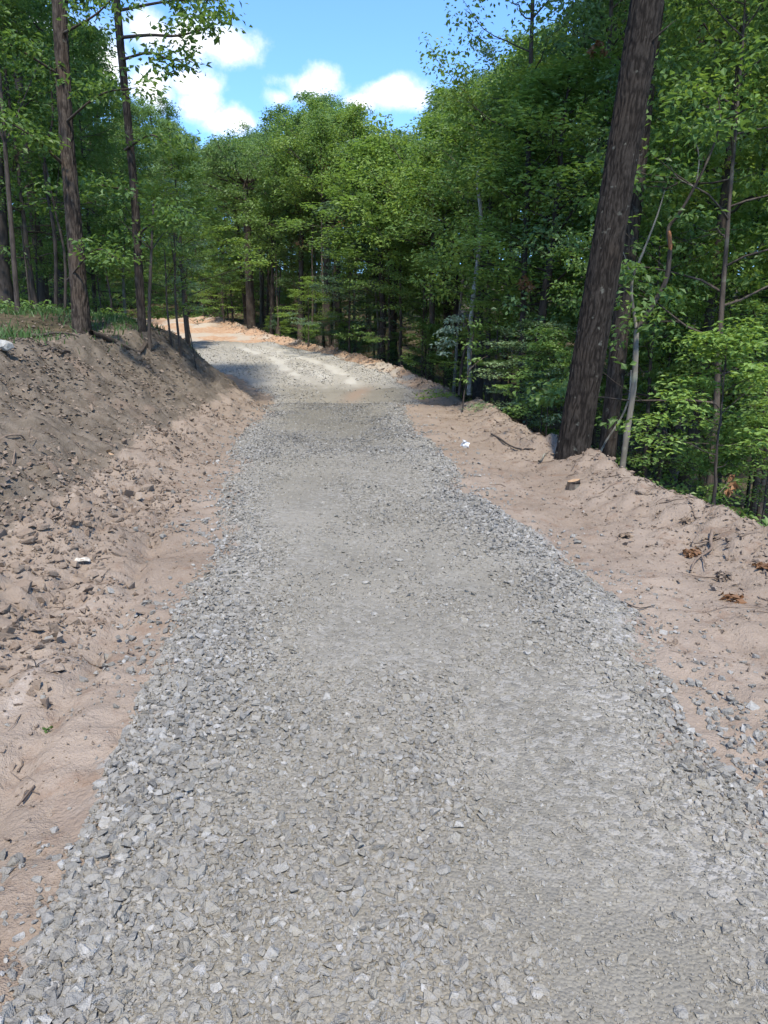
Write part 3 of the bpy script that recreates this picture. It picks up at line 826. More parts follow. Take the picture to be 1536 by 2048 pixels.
def hero(name, label, path, radii, hmax, seed, bark, crown_h, crown_r, leaf, ncl=30, sides=72, dh=.045, low=(), extra=(), depth=.012, cell=.042, flare=.4, lsize=.105):
    """a big tree: ridged trunk, limbs, crown; low = hand-placed lower limbs (polyline, radius, leafy)"""
    base = Vector(path[0]); r = np.random.default_rng(seed)
    e = link(name, None, loc=base); o = np.array(base)
    v, q, fu = ridged_trunk(path, radii, hmax, seed, sides, dh, depth, cell, flare)
    tr = link('trunk', mk_mesh('trunk', v - o, q, M[bark], {'furrow': fu}, smooth=True), e)
    wood, C = [], []
    P = np.array([tuple(p) for p in path])
    az = r.uniform(0, 6.28)
    for i in range(ncl):
        g = i / ncl; z = crown_h + (P[-1, 2] - crown_h) * (g + r.uniform(0, 1 / ncl))
        b = [np.interp(z, P[:, 2], P[:, 0]), np.interp(z, P[:, 2], P[:, 1]), z]; az += 2.4 + r.normal(0, .4)
        limb_set(b, az, .15 + .8 * g, crown_r * (.75 + .25 * math.sin(3.1 * g)) * r.uniform(.8, 1.1), .045 * (1 - .6 * g), r, 4, .3, wood, C)
    if wood:
        v, q = join(wood); lm = link('limbs', mk_mesh('limbs', v - o, q, M['bark'], smooth=True), e); lm.name = 'limb'
        link('crown', leaves('crown', np.array(C) - o, .62 * r.uniform(.6, 1.2, len(C)), .7, 50, .12, seed, M[leaf], .8), e)
    LC = []; nl_ = 0
    for pts, rad, dens in low:
        pp = spline(pts, 14)
        lb = link('limb', mk_mesh('limb', *(lambda t: (t[0] - o, t[1]))(tube(pp, np.linspace(rad, rad * .22, 14), 6)), M[bark], smooth=True), e)
        if dens:
            for f in np.linspace(.4, 1, 9):
                p = pp[min(13, int(f * 13))]; LC += [p + r.normal(0, .22, 3) * np.array([1, 1, .5]) for _ in range(2)]
    if LC:
        cr = link('spray', leaves('spray', np.array(LC) - o, .34 * r.uniform(.6, 1.2, len(LC)), .4, 17, lsize, seed + 1, M[leaf], .4), e)
    return tag(e, label, 'tree'), e


def up(px, py, Y, dz=0):
    p = at(px, py, Y); return (p.x, p.y, p.z + dz)


# the leaning dark oak on the right verge
b = at(1137, 955, 9.4); top = at(1296, 0, 9.45)
k = (top.x - b.x) / (top.z - b.z)
path = [(b.x - .03, 9.4, b.z - .35), (b.x, 9.4, b.z), (b.x + k * 3 * 1.0, 9.42, b.z + 3), (top.x, 9.45, top.z), (top.x + k * 5 * .7, 9.6, top.z + 5), (top.x + k * 9 * .6, 9.8, 21)]
_, OAK = hero('leaning_oak', 'thick dark-barked tree trunk leaning right at the edge of the right dirt verge', path, [.235, .220, .207, .20, .16, .05], 7.2, 5, 'bark_oak', 11.5, 2.3, 'leaf',
              26, 190, .021, low=[([up(1290, 95, 9.3), up(1325, 62, 9.2), up(1352, 40, 9.2)], .016, 0)], depth=.011, cell=.023, flare=.30)
kn = link('knot', None, None) if False else None
# straight grey-brown trunk right behind it
b = at(1209, 958, 13); tp = at(1306, 60, 13.1)
path = [(b.x, 13, b.z - .5), (b.x, 13, b.z), (b.x + .42 * (tp.x - b.x), 13.05, b.z + .45 * (tp.z - b.z)), (tp.x, 13.1, tp.z), (tp.x + .3, 13.2, tp.z + 5), (tp.x + .5, 13.3, 19)]
hero('forest_tree', 'tall grey-brown trunk standing just right of the thick leaning trunk', path, [.17, .16, .15, .13, .09, .03], 8.6, 15, 'bark_grey', 9.5, 2.2, 'leaf', 24, 80, .04, depth=.009, cell=.03, flare=.2)
# big brown trunk on top of the left bank
b = at(166, 684, 13); tp = at(118, 0, 13)
path = [(b.x, 13, b.z - .5), (b.x, 13, b.z), (b.x * .45 + tp.x * .55 - .03, 13, b.z + 3.2), (tp.x, 13, tp.z), (tp.x - .1, 13.1, tp.z + 6), (tp.x, 13.2, 20)]
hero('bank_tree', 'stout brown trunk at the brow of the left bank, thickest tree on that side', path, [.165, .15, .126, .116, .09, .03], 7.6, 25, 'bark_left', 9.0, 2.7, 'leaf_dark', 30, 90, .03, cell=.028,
     low=[([up(135, 560, 13), up(190, 500, 12.4), up(240, 520, 12)], .02, 1), ([up(128, 330, 13), up(60, 270, 12.2), up(-10, 230, 11.8)], .03, 1), ([up(125, 250, 13), up(200, 190, 12.3), up(275, 175, 11.9)], .025, 1),
          ([up(120, 150, 13), up(40, 100, 12.4), up(-30, 60, 12)], .025, 1), ([up(120, 70, 13), up(190, 30, 12.4), up(240, -20, 12)], .025, 1)], flare=.5)
# second trunk with the limb that hangs into the sky
b = at(286, 688, 14.6); tp = at(238, 60, 14.6)
path = [(b.x, 14.6, b.z - .5), (b.x, 14.6, b.z), (b.x * .5 + tp.x * .5 + .06, 14.6, b.z * .5 + tp.z * .5), (tp.x, 14.6, tp.z), (tp.x - .1, 14.7, tp.z + 5), (tp.x, 14.8, 18)]
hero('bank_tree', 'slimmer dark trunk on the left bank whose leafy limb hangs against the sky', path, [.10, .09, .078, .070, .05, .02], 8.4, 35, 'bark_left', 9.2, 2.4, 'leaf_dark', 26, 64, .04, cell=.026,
     low=[([up(243, 75, 14.6), up(300, 70, 14), up(350, 72, 13.6), up(395, 62, 13.4), up(425, 50, 13.3)], .035, 1), ([up(242, 120, 14.6), up(300, 105, 14), up(340, 120, 13.7), up(372, 118, 13.5)], .028, 1),
          ([up(243, 20, 14.6), up(320, 5, 14), up(380, 0, 13.6), up(440, 2, 13.3)], .03, 1), ([up(250, 300, 14.6), up(300, 270, 14), up(335, 290, 13.8)], .025, 1), ([up(262, 480, 14.6), up(330, 430, 14), up(360, 440, 13.6)], .02, 1),
          ([up(255, 380, 14.6), up(190, 370, 14), up(160, 385, 13.8)], .02, 1)], flare=.35, depth=.007, lsize=.115)


# ---- hand-placed slender trees
def slim(name, label, pts, r0, r1, bark, forks=(), tuft=None, leaf='leaf', group=None, cat='tree', lsize=.10, nper=30, crad=.4, seed=1):
    """a thin tree along a path; forks = (path, r0, r1, bark) limbs; tuft = leaf clump centres"""
    base = np.array(tuple(pts[0])); e = link(name, None, loc=tuple(base))
    pp = spline(pts, 26)
    v, q = tube(pp, np.linspace(r0, r1, 26) * (1 + np.random.default_rng(seed).normal(0, .05, 26)), 8)
    link('trunk', mk_mesh('trunk', v - base, q, M[bark], smooth=True), e)
    for fp, a, b_, bk in forks:
        v, q = tube(spline(fp, 18), np.linspace(a, b_, 18), 7)
        link('limb', mk_mesh('limb', v - base, q, M[bk], smooth=True), e)
    if tuft is not None and len(tuft):
        link('crown', leaves('crown', np.array([tuple(x) for x in tuft]) - base, crad, .4, nper, lsize, seed, M[leaf], .4), e)
    return tag(e, label, cat, group)


Y = 10.9
fork = up(1273, 660, Y)
FT = slim('forked_tree', 'thin pale-barked tree forking in two, right limb torn to orange wood', [up(1238, 985, Y), up(1252, 880, Y), up(1268, 770, Y), fork], .052, .040, 'bark_pale',
          [([fork, up(1263, 570, Y), up(1288, 500, Y - .1), up(1313, 435, Y - .2), up(1330, 380, Y - .3)], .026, .006, 'bark_pale'), ([up(1263, 560, Y), up(1252, 520, Y), up(1240, 490, Y)], .010, .004, 'bark_pale'),
           ([fork, up(1305, 610, Y), up(1332, 560, Y), up(1340, 500, Y)], .040, .034, 'bark_dark'), ([up(1339, 488, Y), up(1337, 455, Y), up(1360, 425, Y - .1), up(1390, 372, Y - .2), up(1420, 310, Y - .3), up(1440, 245, Y - .4), up(1436, 195, Y - .4)], .030, .008, 'bark'),
           ([up(1440, 245, Y - .4), up(1490, 220, Y - .6), up(1545, 188, Y - .8)], .014, .004, 'bark'), ([up(1392, 370, Y - .2), up(1398, 320, Y - .2), up(1390, 280, Y - .2), up(1372, 252, Y - .2)], .010, .004, 'bark_pale'),
           ([up(1388, 374, Y - .2), up(1355, 355, Y - .1), up(1340, 330, Y - .1)], .009, .003, 'bark_pale')],
          [up(1270, 640, Y - .2), up(1310, 640, Y - .3), up(1245, 610, Y)] + [up(1420 + 30 * math.cos(k), 190 + 25 * math.sin(k * 2), Y - .5) for k in range(4)] + [up(1500, 170 + 20 * k, Y - .6) for k in range(4)], 'leaf_yellow', lsize=.09, nper=26, crad=.3, seed=3)
v, q = tube(spline([up(1341, 505, Y - .012), up(1340, 480, Y - .015), up(1338, 462, Y - .012)], 8), [.012, .026, .029, .030, .030, .029, .027, .018], 8)
wd = link('torn_wood', mk_mesh('torn_wood', v - np.array(FT.location), q, M['wound'], smooth=True), FT)

slim('pale_sapling', 'bare whitish sapling trunk standing in front of the dark woods right of the bend', [up(938, 790, 19), up(942, 640, 19), up(958, 500, 19), up(962, 430, 19), up(955, 370, 18.9), up(957, 335, 18.9)], .065, .035, 'bark_white',
     [([up(960, 470, 19), up(985, 440, 18.9), up(1000, 425, 18.8)], .012, .004, 'bark_pale'), ([up(957, 360, 18.9), up(935, 340, 18.8), up(920, 335, 18.8)], .012, .004, 'bark_pale')],
     [up(950, 480, 18.8), up(985, 425, 18.7), up(925, 335, 18.7), up(940, 500, 18.9), up(965, 330, 18.7), up(975, 600, 18.7), up(950, 640, 18.6)], 'leaf_yellow', nper=36, crad=.5, seed=4)
# bent sapling with wilted silvery leaves
slim('bent_sapling', 'bent-over sapling with wilted silvery leaves drooping beside the right verge', [up(918, 790, 17.5), up(925, 720, 17.5), up(938, 670, 17.4), up(930, 640, 17.2), up(912, 630, 17.0), up(895, 645, 16.9)], .04, .010, 'bark',
     [([up(930, 650, 17.3), up(915, 660, 17), up(900, 690, 16.9)], .01, .004, 'twig')],
     [up(905, 640, 16.9), up(900, 660, 16.8), up(893, 680, 16.8), up(885, 665, 16.9), up(912, 655, 16.9), up(880, 690, 16.9), up(915, 635, 17), up(902, 690, 16.8), up(890, 705, 16.9)], 'leaf_silver', lsize=.11, nper=40, crad=.22, seed=5)
slim('verge_sapling', 'thin leafy sapling rising from the right verge left of the thick leaning trunk', [up(924, 845, 15.2), up(928, 790, 15.2), up(940, 730, 15.2), up(945, 680, 15.2), up(950, 640, 15.2)], .017, .006, 'bark_dark',
     [([up(938, 740, 15.2), up(960, 720, 15.1), up(975, 712, 15)], .008, .003, 'twig')], [up(940, 690, 15.1), up(955, 650, 15.1), up(930, 760, 15.2), up(945, 720, 15.2)], 'leaf', nper=22, crad=.26, seed=6)
# two dark thin stems and a leaning twig on the end of the left bank, others further up it
SAP = [((345, 700), (335, 625), (332, 560), 15.3, .026, 'left one of two thin dark stems at the tip of the left bank'), ((362, 703), (352, 620), (350, 540), 15.2, .028, 'right one of two thin dark stems at the tip of the left bank'),
       ((393, 720), (380, 665), (368, 630), 15.6, .012, 'leaning twig-thin sapling at the very tip of the left bank'), ((298, 690), (299, 600), (303, 500), 14.0, .040, 'short straight grey pole of a tree right of the slimmer bank trunk'),
       ((228, 662), (222, 600), (211, 540), 16.5, .030, 'crooked dark sapling between the two large bank trunks'), ((252, 655), (247, 560), (250, 470), 19, .045, 'pale slim trunk behind and left of the slimmer bank trunk'),
       ((210, 655), (200, 600), (195, 560), 17.5, .02, 'thin tilted stem right beside the stout brown bank trunk'), ((36, 630), (24, 470), (10, 290), 14.5, .06, 'dark slender tree near the left edge of the picture'),
       ((62, 632), (55, 560), (48, 500), 16, .022, 'thin stem just right of the slender tree at the far left'), ((76, 630), (74, 560), (72, 480), 17, .024, 'second thin stem right of the slender tree at the far left'),
       ((128, 660), (130, 520), (110, 420), 15.5, .035, 'vine-like crooked stem close behind the stout brown bank trunk')]
for i, (a, b_, c_, Y, r0, lab) in enumerate(SAP):
    pa = Vector(up(*a, Y)); pa.z = min(pa.z, hz(pa.x, pa.y)) - .1
    ext = Vector(up(*c_, Y)) + (Vector(up(*c_, Y)) - Vector(up(*b_, Y))) * (.9 if r0 > .02 else .2)
    cl = [ext + Vector((random.gauss(0, .5), random.gauss(0, .5), random.gauss(0, .35))) for _ in range(10 if r0 > .02 else 3)]
    pts = [pa, up(*b_, Y), up(*c_, Y), ext]
    slim('bank_sapling', lab, pts, r0, r0 * .45, 'bark_pale' if 'pale' in lab else ('bark' if 'grey' in lab else 'bark_dark'),
         [([Vector(up(*c_, Y)), c0 + Vector((0, 0, -.1))], r0 * .3, .004, 'bark_dark') for c0 in cl[:4]], cl, 'leaf_dark', nper=30 if r0 > .02 else 8, crad=.42 if r0 > .02 else .15, seed=40 + i)
# curving thin tree high on the left
slim('bank_sapling', 'thin snaking trunk curving upward left of the stout brown bank trunk', [up(112, 640, 16), up(110, 480, 16), up(92, 370, 16), up(90, 300, 16), up(105, 240, 16), up(100, 120, 16)], .045, .02, 'bark_dark', (),
     [Vector(up(100 + 40 * math.cos(k), 150 + 40 * math.sin(2 * k), 16)) for k in range(8)], 'leaf_dark', crad=.5, seed=60)

SKY = [(-400, -300), (300, -300), (318, 120), (345, 185), (385, 225), (430, 275), (455, 255), (500, 240), (530, 255), (548, 205), (600, 195), (660, 172), (720, 190), (760, 240), (800, 270), (830, 235),
       (858, 150), (900, 125), (960, 95), (1010, 60), (1060, 5), (1085, -300), (2500, -300)]
skx, skyv = zip(*SKY)


def skyline(px): return float(np.interp(px, skx, skyv))


# trunks that can be told apart in the right woods: (base px, top px, Y, radius, kind of bark, label)
for i, (a, b_, Y, r0, bk, lab) in enumerate([
        ((1362, 1015), (1412, 690), 13.8, .15, 'bark', 'dark leaning trunk rising behind the right berm, right of the forked pale tree'),
        ((1425, 1000), (1462, 790), 15, .11, 'bark_dark', 'dim trunk in the far right shade behind the berm'),
        ((1436, 640), (1466, 280), 20, .17, 'bark', 'dark trunk high in the right foliage near the picture edge'),
        ((1182, 930), (1190, 700), 16, .10, 'bark', 'slim brown trunk tucked between the leaning trunk and its grey neighbour'),
        ((1040, 900), (1048, 560), 17, .10, 'bark_dark', 'dark slim trunk just left of the thick leaning trunk'),
        ((1310, 960), (1345, 760), 16, .06, 'bark_pale', 'slim pale stem between the forked tree and the dark leaning trunk'),
        ((975, 800), (978, 560), 21, .09, 'bark', 'slim trunk in shade right of the whitish sapling'),
        ((862, 760), (866, 500), 26, .12, 'bark', 'straight brown trunk behind the far end of the right verge'),
        ((785, 720), (790, 540), 31, .17, 'bark_dark', 'thick dark trunk in the middle of the centre woods'),
        ((655, 700), (652, 420), 38, .19, 'bark', 'straight trunk above the cut stump at the bend'),
        ((600, 690), (603, 470), 40, .17, 'bark', 'trunk just left of the straight one above the cut stump'),
        ((503, 668), (492, 400), 44, .28, 'bark', 'stout trunk with split pale wood behind the clearing edge'),
        ((543, 680), (545, 520), 42, .13, 'bark_dark', 'narrow trunk right of the stout split one behind the clearing')]):
    p0 = Vector(up(*a, Y)); p1 = Vector(up(*b_, Y)); dv = (p1 - p0) / (p1.z - p0.z)
    g0 = hz(p0.x, p0.y) - .2
    p0 = p0 + dv * (g0 - p0.z)
    H = {False: 13.5, True: 15}[Y > 24]
    H = min(H, 1.0 * (at(b_[0], max(skyline(b_[0] - 25), skyline(b_[0]), skyline(b_[0] + 25)), Y).z - p0.z)) if Y > 20 else H
    mid = p0 + dv * (p1.z - p0.z); tp = mid + Vector((dv.x * .5, dv.y, 1)) * max(1.0, (p0.z + H - mid.z - (3.0 if Y > 24 else 1.6)))
    r = np.random.default_rng(500 + i); C = []; wood = []
    P = spline([p0, mid, tp], 30); e = link('forest_tree', None, loc=p0); o = np.array(p0)
    v, q = tube(P, np.linspace(r0, r0 * .3, 30) * (1 + r.normal(0, .03, 30)), 12); wood.append((v, q))
    for kk in range(26):
        f = .45 + .55 * kk / 26; pb = P[min(29, int(f * 29))]
        limb_set(pb, kk * 2.4 + r.normal(0, .3), .1 + .7 * (f - .45) / .55, (2.2 if Y < 24 else 2.7) * r.uniform(.6, 1.1), r0 * .2, r, 3, .15, wood, C)
    v, q = join(wood)
    link('trunk', mk_mesh('trunk', v - o, q, M[bk], smooth=True), e)
    link('crown', leaves('crown', np.array(C) - o, .5 * r.uniform(.6, 1.3, len(C)), .6, 32, .105 if Y < 24 else .14, 500 + i, M[random.choice(['leaf', 'leaf_yellow', 'leaf_far'])], .9), e)
    tag(e, lab, 'tree')

# distinctive leafy trees: (kind, px, Y, top py, leaf, label)
for kd, px, Y, tpy, lf, lab, nm in [
        ('under', 1065, 15.5, 640, 'leaf_pale', 'pale layered understory tree with flat sprays left of the thick leaning trunk', 'understory_tree'),
        ('under', 700, 31, 470, 'leaf_sky', 'blue-green leafy understory tree in the middle of the centre woods', 'understory_tree'),
        ('under', 620, 34, 560, 'leaf_yellow', 'bright yellow-green layered bush tree right of the cut posts at the bend', 'understory_tree'),
        ('edge', 385, 33, 380, 'leaf_sky', 'dusty, sky-tinted blue-green tree standing beyond the tip of the left bank', 'forest_tree'),
        ('under', 990, 18, 590, 'leaf_yellow', 'yellow-green small tree behind the bent wilted sapling', 'understory_tree'),
        ('near', 1530, 13.5, 100, 'leaf_yellow', 'large bright leafy tree filling the upper right edge', 'forest_tree'),
        ('under', 1545, 11.5, 600, 'leaf', 'leafy tree with flat layered boughs at the right edge above the berm', 'understory_tree'),
        ('under', 1330, 14.5, 640, 'leaf', 'layered green understory tree right of the forked pale tree', 'understory_tree'),
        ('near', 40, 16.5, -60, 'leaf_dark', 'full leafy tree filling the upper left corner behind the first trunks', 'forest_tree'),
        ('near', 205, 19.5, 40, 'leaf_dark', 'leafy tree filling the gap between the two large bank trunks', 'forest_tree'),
        ('under', 455, 47, 520, 'leaf_yellow', 'small yellow-green tree behind the far dirt clearing', 'understory_tree')]:
    p0 = at(px, 800, Y); g0 = hz(p0.x, p0.y); H = at(px, tpy, Y).z - g0
    add_tree(kd, p0.x, Y, H, lab, None, lf, 'bark', name=nm, spread={'under': 1.15, 'near': 1.0, 'edge': 1.0}[kd] * min(1.5, max(.8, {'under': 5.5, 'near': 8, 'edge': 9}[kd] / H)))

# ---- the rest of the woods
taken = []; FILL = []


def free(x, y, dmin):
    return all((x - a) ** 2 + (y - b_) ** 2 > dmin ** 2 for a, b_ in taken)


def in_open(x, y, pad):
    return float(tb(T_TOE, y)) - pad < x < float(tb(T_XB, y)) + pad and y < 57


def filler(kind, x, y, Hn, rad, label, group, leaf, bark='bark', name='forest_tree', minf=.55):
    px = 768 + 1420 * x / y * 1.09
    if not -160 < px < 1700: return None
    hw = rad / max(y, 1) * 1420 * .45
    lim = max(skyline(px - hw), skyline(px), skyline(px + hw))
    g = hz(x, y); H = Hn
    if lim > -250:
        Hm = at(px, lim, y).z - g
        if Hm < Hn * minf: return None
        H = min(Hn, (Hm - .5) * random.uniform(.90, 1.0))
    taken.append((x, y))
    o = add_tree(kind, x, y, H, label, group, leaf, bark, lean=(random.gauss(0, .03), random.gauss(0, .03)), spread=Hn / H * random.uniform(.9, 1.15) if H < Hn else random.uniform(.9, 1.15), name=name)
    FILL.append((o, px, y, leaf, name)); return o


LAB = dict(R='slender tree among the crowded woods on the downhill right side', C='tall leafy tree in the wall of woods beyond the bend', L='slim tree among the shaded woods uphill on the left')
GRP = dict(R='trees of the right woods', C='trees of the woods beyond the bend', L='trees of the left woods')
ULAB = dict(R='low leafy understory tree beneath the right woods', C='low leafy understory tree at the foot of the woods beyond the bend', L='low leafy understory tree beneath the left woods')
UGRP = dict(R='understory of the right woods', C='understory of the woods beyond the bend', L='understory of the left woods')
rr_ = random.Random(99)


def region(x, y):
    px = x / y
    return 'L' if px < -.27 and x < float(tb(T_TOE, y)) else ('C' if y > 34 else 'R')


count = dict(L=0, R=0, C=0)
# tall trees
tries = 0
while tries < 5200:
    tries += 1
    y = rr_.uniform(9, 85); x = rr_.uniform(-.62, .66) * y + rr_.uniform(-2, 2)
    if in_open(x, y, 1.0): continue
    rg = region(x, y)
    if rg == 'R' and (y < 16 and x < 6.5): continue
    if rg == 'L' and y < 15: continue
    if rg == 'L' and 15 < y < 46 and -.36 < x / y < -.255: continue         # keep the view to the clearing
    if rg == 'L' and 15 < y < 40 and x > float(tb(T_TOE, y)) - 4.5: continue   # cut back from the road
    if not free(x, y, 2.6 if y < 45 else 3.1): continue
    edge_d = x - float(tb(T_XB, y)) if x > float(tb(T_XB, y)) else 99
    kd = rr_.choice(['edge', 'canopy', 'canopy']) if (edge_d < 5 or y > 50) else rr_.choice(['canopy', 'edge', 'tall'])
    if rg == 'L': kd = rr_.choice(['canopy', 'edge', 'edge', 'tall'])
    lf = {'L': ['leaf_dark', 'leaf_dark', 'leaf'], 'R': ['leaf', 'leaf', 'leaf_far', 'leaf_yellow'], 'C': ['leaf_far', 'leaf_far', 'leaf', 'leaf_sky']}[rg]
    if count[rg] >= dict(L=58, R=50, C=76)[rg]: continue
    if filler(kd, x, y, rr_.uniform(15, 20) * (1.0 if rg != 'C' else 1.02), 2.8, LAB[rg], GRP[rg], rr_.choice(lf), rr_.choice(['bark', 'bark', 'bark_dark']), minf=.5): count[rg] += 1
print('tall', count)
# understory
count = dict(L=0, R=0, C=0); taken2 = taken; taken = []
tries = 0
while tries < 3000:
    tries += 1
    y = rr_.uniform(10, 62); x = rr_.uniform(-.6, .62) * y
    if in_open(x, y, .9): continue
    rg = region(x, y)
    if rg == 'R' and (y < 16 and x < 5.0): continue
    if rg == 'R' and .13 < x / y < .24 and y < 24: continue
    if rg == 'L' and (y < 16 or (y < 46 and -.37 < x / y < -.25)): continue
    if not free(x, y, 2.4): continue
    if count[rg] >= dict(L=30, R=24, C=26)[rg]: continue
    kd = rr_.choice(['under', 'under', 'feather'])
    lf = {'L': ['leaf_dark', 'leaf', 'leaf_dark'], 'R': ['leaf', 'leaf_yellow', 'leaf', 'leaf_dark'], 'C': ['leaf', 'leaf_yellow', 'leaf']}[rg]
    if filler(kd, x, y, rr_.uniform(3.5, 8), 2.2, ULAB[rg], UGRP[rg], rr_.choice(lf), name='understory_tree'): count[rg] += 1
print('under', count)
k_ = 0; taken = []
while k_ < 30:
    y = rr_.uniform(16, 52); e_ = rr_.uniform(1.0, 3.6); x = float(tb(T_XB, y)) + e_
    if not free(x, y, 1.5): continue
    k_ += 1
    filler('bare', x, y, rr_.uniform(9, 14), 1.5, LAB['R' if y < 34 else 'C'], GRP['R' if y < 34 else 'C'], rr_.choice(['leaf', 'leaf_yellow', 'leaf_far']), rr_.choice(['bark', 'bark_pale', 'bark']), minf=.4)
k_ = 0
while k_ < 34:
    y = rr_.uniform(49, 72); x = rr_.uniform(-.36, .05) * y
    if in_open(x, y, .8) or not free(x, y, 1.6): continue
    k_ += 1
    filler(rr_.choice(['under', 'feather']), x, y, rr_.uniform(3.5, 8), 2.2, ULAB['C'], UGRP['C'], rr_.choice(['leaf', 'leaf_dark', 'leaf_far']), name='understory_tree')
k_ = 0; tries = 0
while k_ < 30 and tries < 2000:
    tries += 1; y = rr_.uniform(60, 105); x = rr_.uniform(-.40, -.05) * y
    if in_open(x, y, .8) or not free(x, y, 2.4): continue
    if filler(rr_.choice(['edge', 'edge', 'canopy']), x, y, rr_.uniform(13, 18), 2.6, LAB['C'], GRP['C'], rr_.choice(['leaf_far', 'leaf_dark', 'leaf']), minf=.3): k_ += 1
k_ = 0; tries = 0
while k_ < 46 and tries < 3000:
    tries += 1; y = rr_.uniform(56, 92); x = rr_.uniform(-.46, -.14) * y
    if in_open(x, y, .8) or not free(x, y, 1.7): continue
    if filler(rr_.choice(['under', 'feather', 'under']), x, y, rr_.uniform(5, 9.5), 2.2, ULAB['C'], UGRP['C'], rr_.choice(['leaf_dark', 'leaf_dark', 'leaf']), name='understory_tree'): k_ += 1
# labels that place each tree by its look and by the nearest landmark
MARKS = [(20, 'the far-left slender tree'), (140, 'the stout brown bank trunk'), (262, 'the slimmer bank trunk'), (352, 'the two thin dark stems'), (430, 'the far dirt clearing'), (500, 'the stout split trunk'),
         (570, 'the thinner cut post'), (645, 'the thicker cut post'), (785, 'the thick dark centre trunk'), (864, 'the verge-end trunk'), (955, 'the whitish sapling'), (1060, 'the pale layered tree'),
         (1170, 'the thick leaning trunk'), (1275, 'the forked pale tree'), (1385, 'the dark berm trunk'), (1500, 'the upper-right bright tree')]
COLR = dict(leaf='mid-green', leaf_far='olive-green', leaf_dark='deep green', leaf_yellow='yellow-green', leaf_sky='blue-green')
buck = {}
for o, px, y, lf, nm in FILL:
    mp, ph = min(MARKS, key=lambda m_: abs(m_[0] - px)); dx = px - mp
    rel = 'directly behind' if abs(dx) < 22 else ('behind, left of' if dx < 0 else 'behind, right of')
    buck.setdefault((COLR[lf], 'tall tree' if nm == 'forest_tree' else 'low understory tree', rel, ph), []).append((y, o))
ORD = ['nearest', 'second', 'third', 'fourth']
for (cw, kw, rel, ph), lst in buck.items():
    lst.sort(key=lambda a_: a_[0])
    for i, (y, o) in enumerate(lst):
        if len(lst) == 1: o['label'] = f'{cw} {kw} {rel} {ph}'
        elif i < 4: o['label'] = f'{cw} {kw} {rel} {ph}, {ORD[i]} back'
# shrubs and saplings along the foot of the right berm and behind the clearing
SH = sorted(rr_.uniform(9, 46) for _ in range(34)); near_ = {}
for i, y in enumerate(SH):
    x = float(tb(T_XB, y)) + rr_.uniform(.9, 2.8); lf = rr_.choice(['leaf', 'leaf', 'leaf_yellow', 'leaf_sky']); px = 768 + 1420 * x / y
    if px > 1620 or (y < 15 and 1100 < px < 1330): continue
    mp, ph = min(MARKS, key=lambda m_: abs(m_[0] - px)); kk = (lf, ph); near_[kk] = near_.get(kk, 0) + 1
    add_tree('sapling', x, y, rr_.uniform(.9, 2.4), f'small {COLR[lf]} shrub below the berm near {ph}' + ('' if near_[kk] == 1 else f', {ORD[min(near_[kk] - 1, 3)]} away'), 'shrubs below the right berm', lf, 'bark_dark', name='shrub', cat='shrub', spread=1.5)
# ------------------------------------------------------------------ ground cover
def blades(name, x, y, h, mat, seed, wide=.012, parent=None):
    r = np.random.default_rng(seed); n = len(x); z = height(x, y)
    az = r.uniform(0, 6.28, n); ln = r.normal(0, .45, (n, 2)); H = h * r.uniform(.5, 1.4, n)
    b = np.stack([x, y, z - .02], 1); s = np.stack([np.cos(az), np.sin(az), 0 * az], 1) * wide
    m_ = b + np.stack([ln[:, 0] * H * .3, ln[:, 1] * H * .3, H * .6], 1); t_ = b + np.stack([ln[:, 0] * H, ln[:, 1] * H, H], 1)
    v = np.stack([b - s, b + s, m_ + s * .7, m_ - s * .7, t_], 1).reshape(-1, 3); k = np.arange(n)[:, None] * 5
    me = mk_mesh(name, v, [k + np.array([[0, 1, 2, 3]]), k + np.array([[3, 2, 4]])], mat, {'tone': np.repeat(r.uniform(0, 1, n), 5)})
    return link(name, me, parent, 'stuff')


def litter(name, x, y, size, mat, seed, parent=None, lift=.012):
    r = np.random.default_rng(seed); n = len(x); z = height(x, y) + lift
    az = r.uniform(0, 6.28, n); nn = np.array([0, 0, 1.0]) + r.normal(0, .35, (n, 3)); a = np.stack([np.cos(az), np.sin(az), r.normal(0, .25, n)], 1)
    b = np.cross(nn, a); b /= np.linalg.norm(b, axis=1)[:, None]; up_ = np.cross(a, b)
    L = (size * r.uniform(.5, 1.4, n))[:, None]; p = np.stack([x, y, z], 1)
    v = np.stack([p - a * L * .5, p + b * L * .3 + up_ * L * .18, p + a * L * .5 + up_ * L * .1, p - b * L * .3 + up_ * L * .14], 1).reshape(-1, 3); k = np.arange(n)[:, None] * 4
    me = mk_mesh(name, v, np.concatenate([k + np.array([[0, 2, 1]]), k + np.array([[0, 3, 2]])]), mat, {'tone': np.repeat(r.uniform(0, 1, n), 4)})
    return link(name, me, parent, 'stuff')


g = np.random.default_rng(77)
# grass and weeds on the wooded brow above the bank
n = 30000
y = g.uniform(6.5, 30, n); toe = tb(T_TOE, y); wd = tb(T_HB, y) / tb(T_SL, y)
x = toe - wd + .25 - g.exponential(2.6, n)
ok = g.uniform(0, 1, n) < np.clip(.55 + 1.6 * fbm(x * .7, y * .7, 201, 3), .03, 1) * sstep(-.1, 1.0, (toe - wd) - x + .2)
blades('grass', x[ok], y[ok], .15, M['grass'], 1)
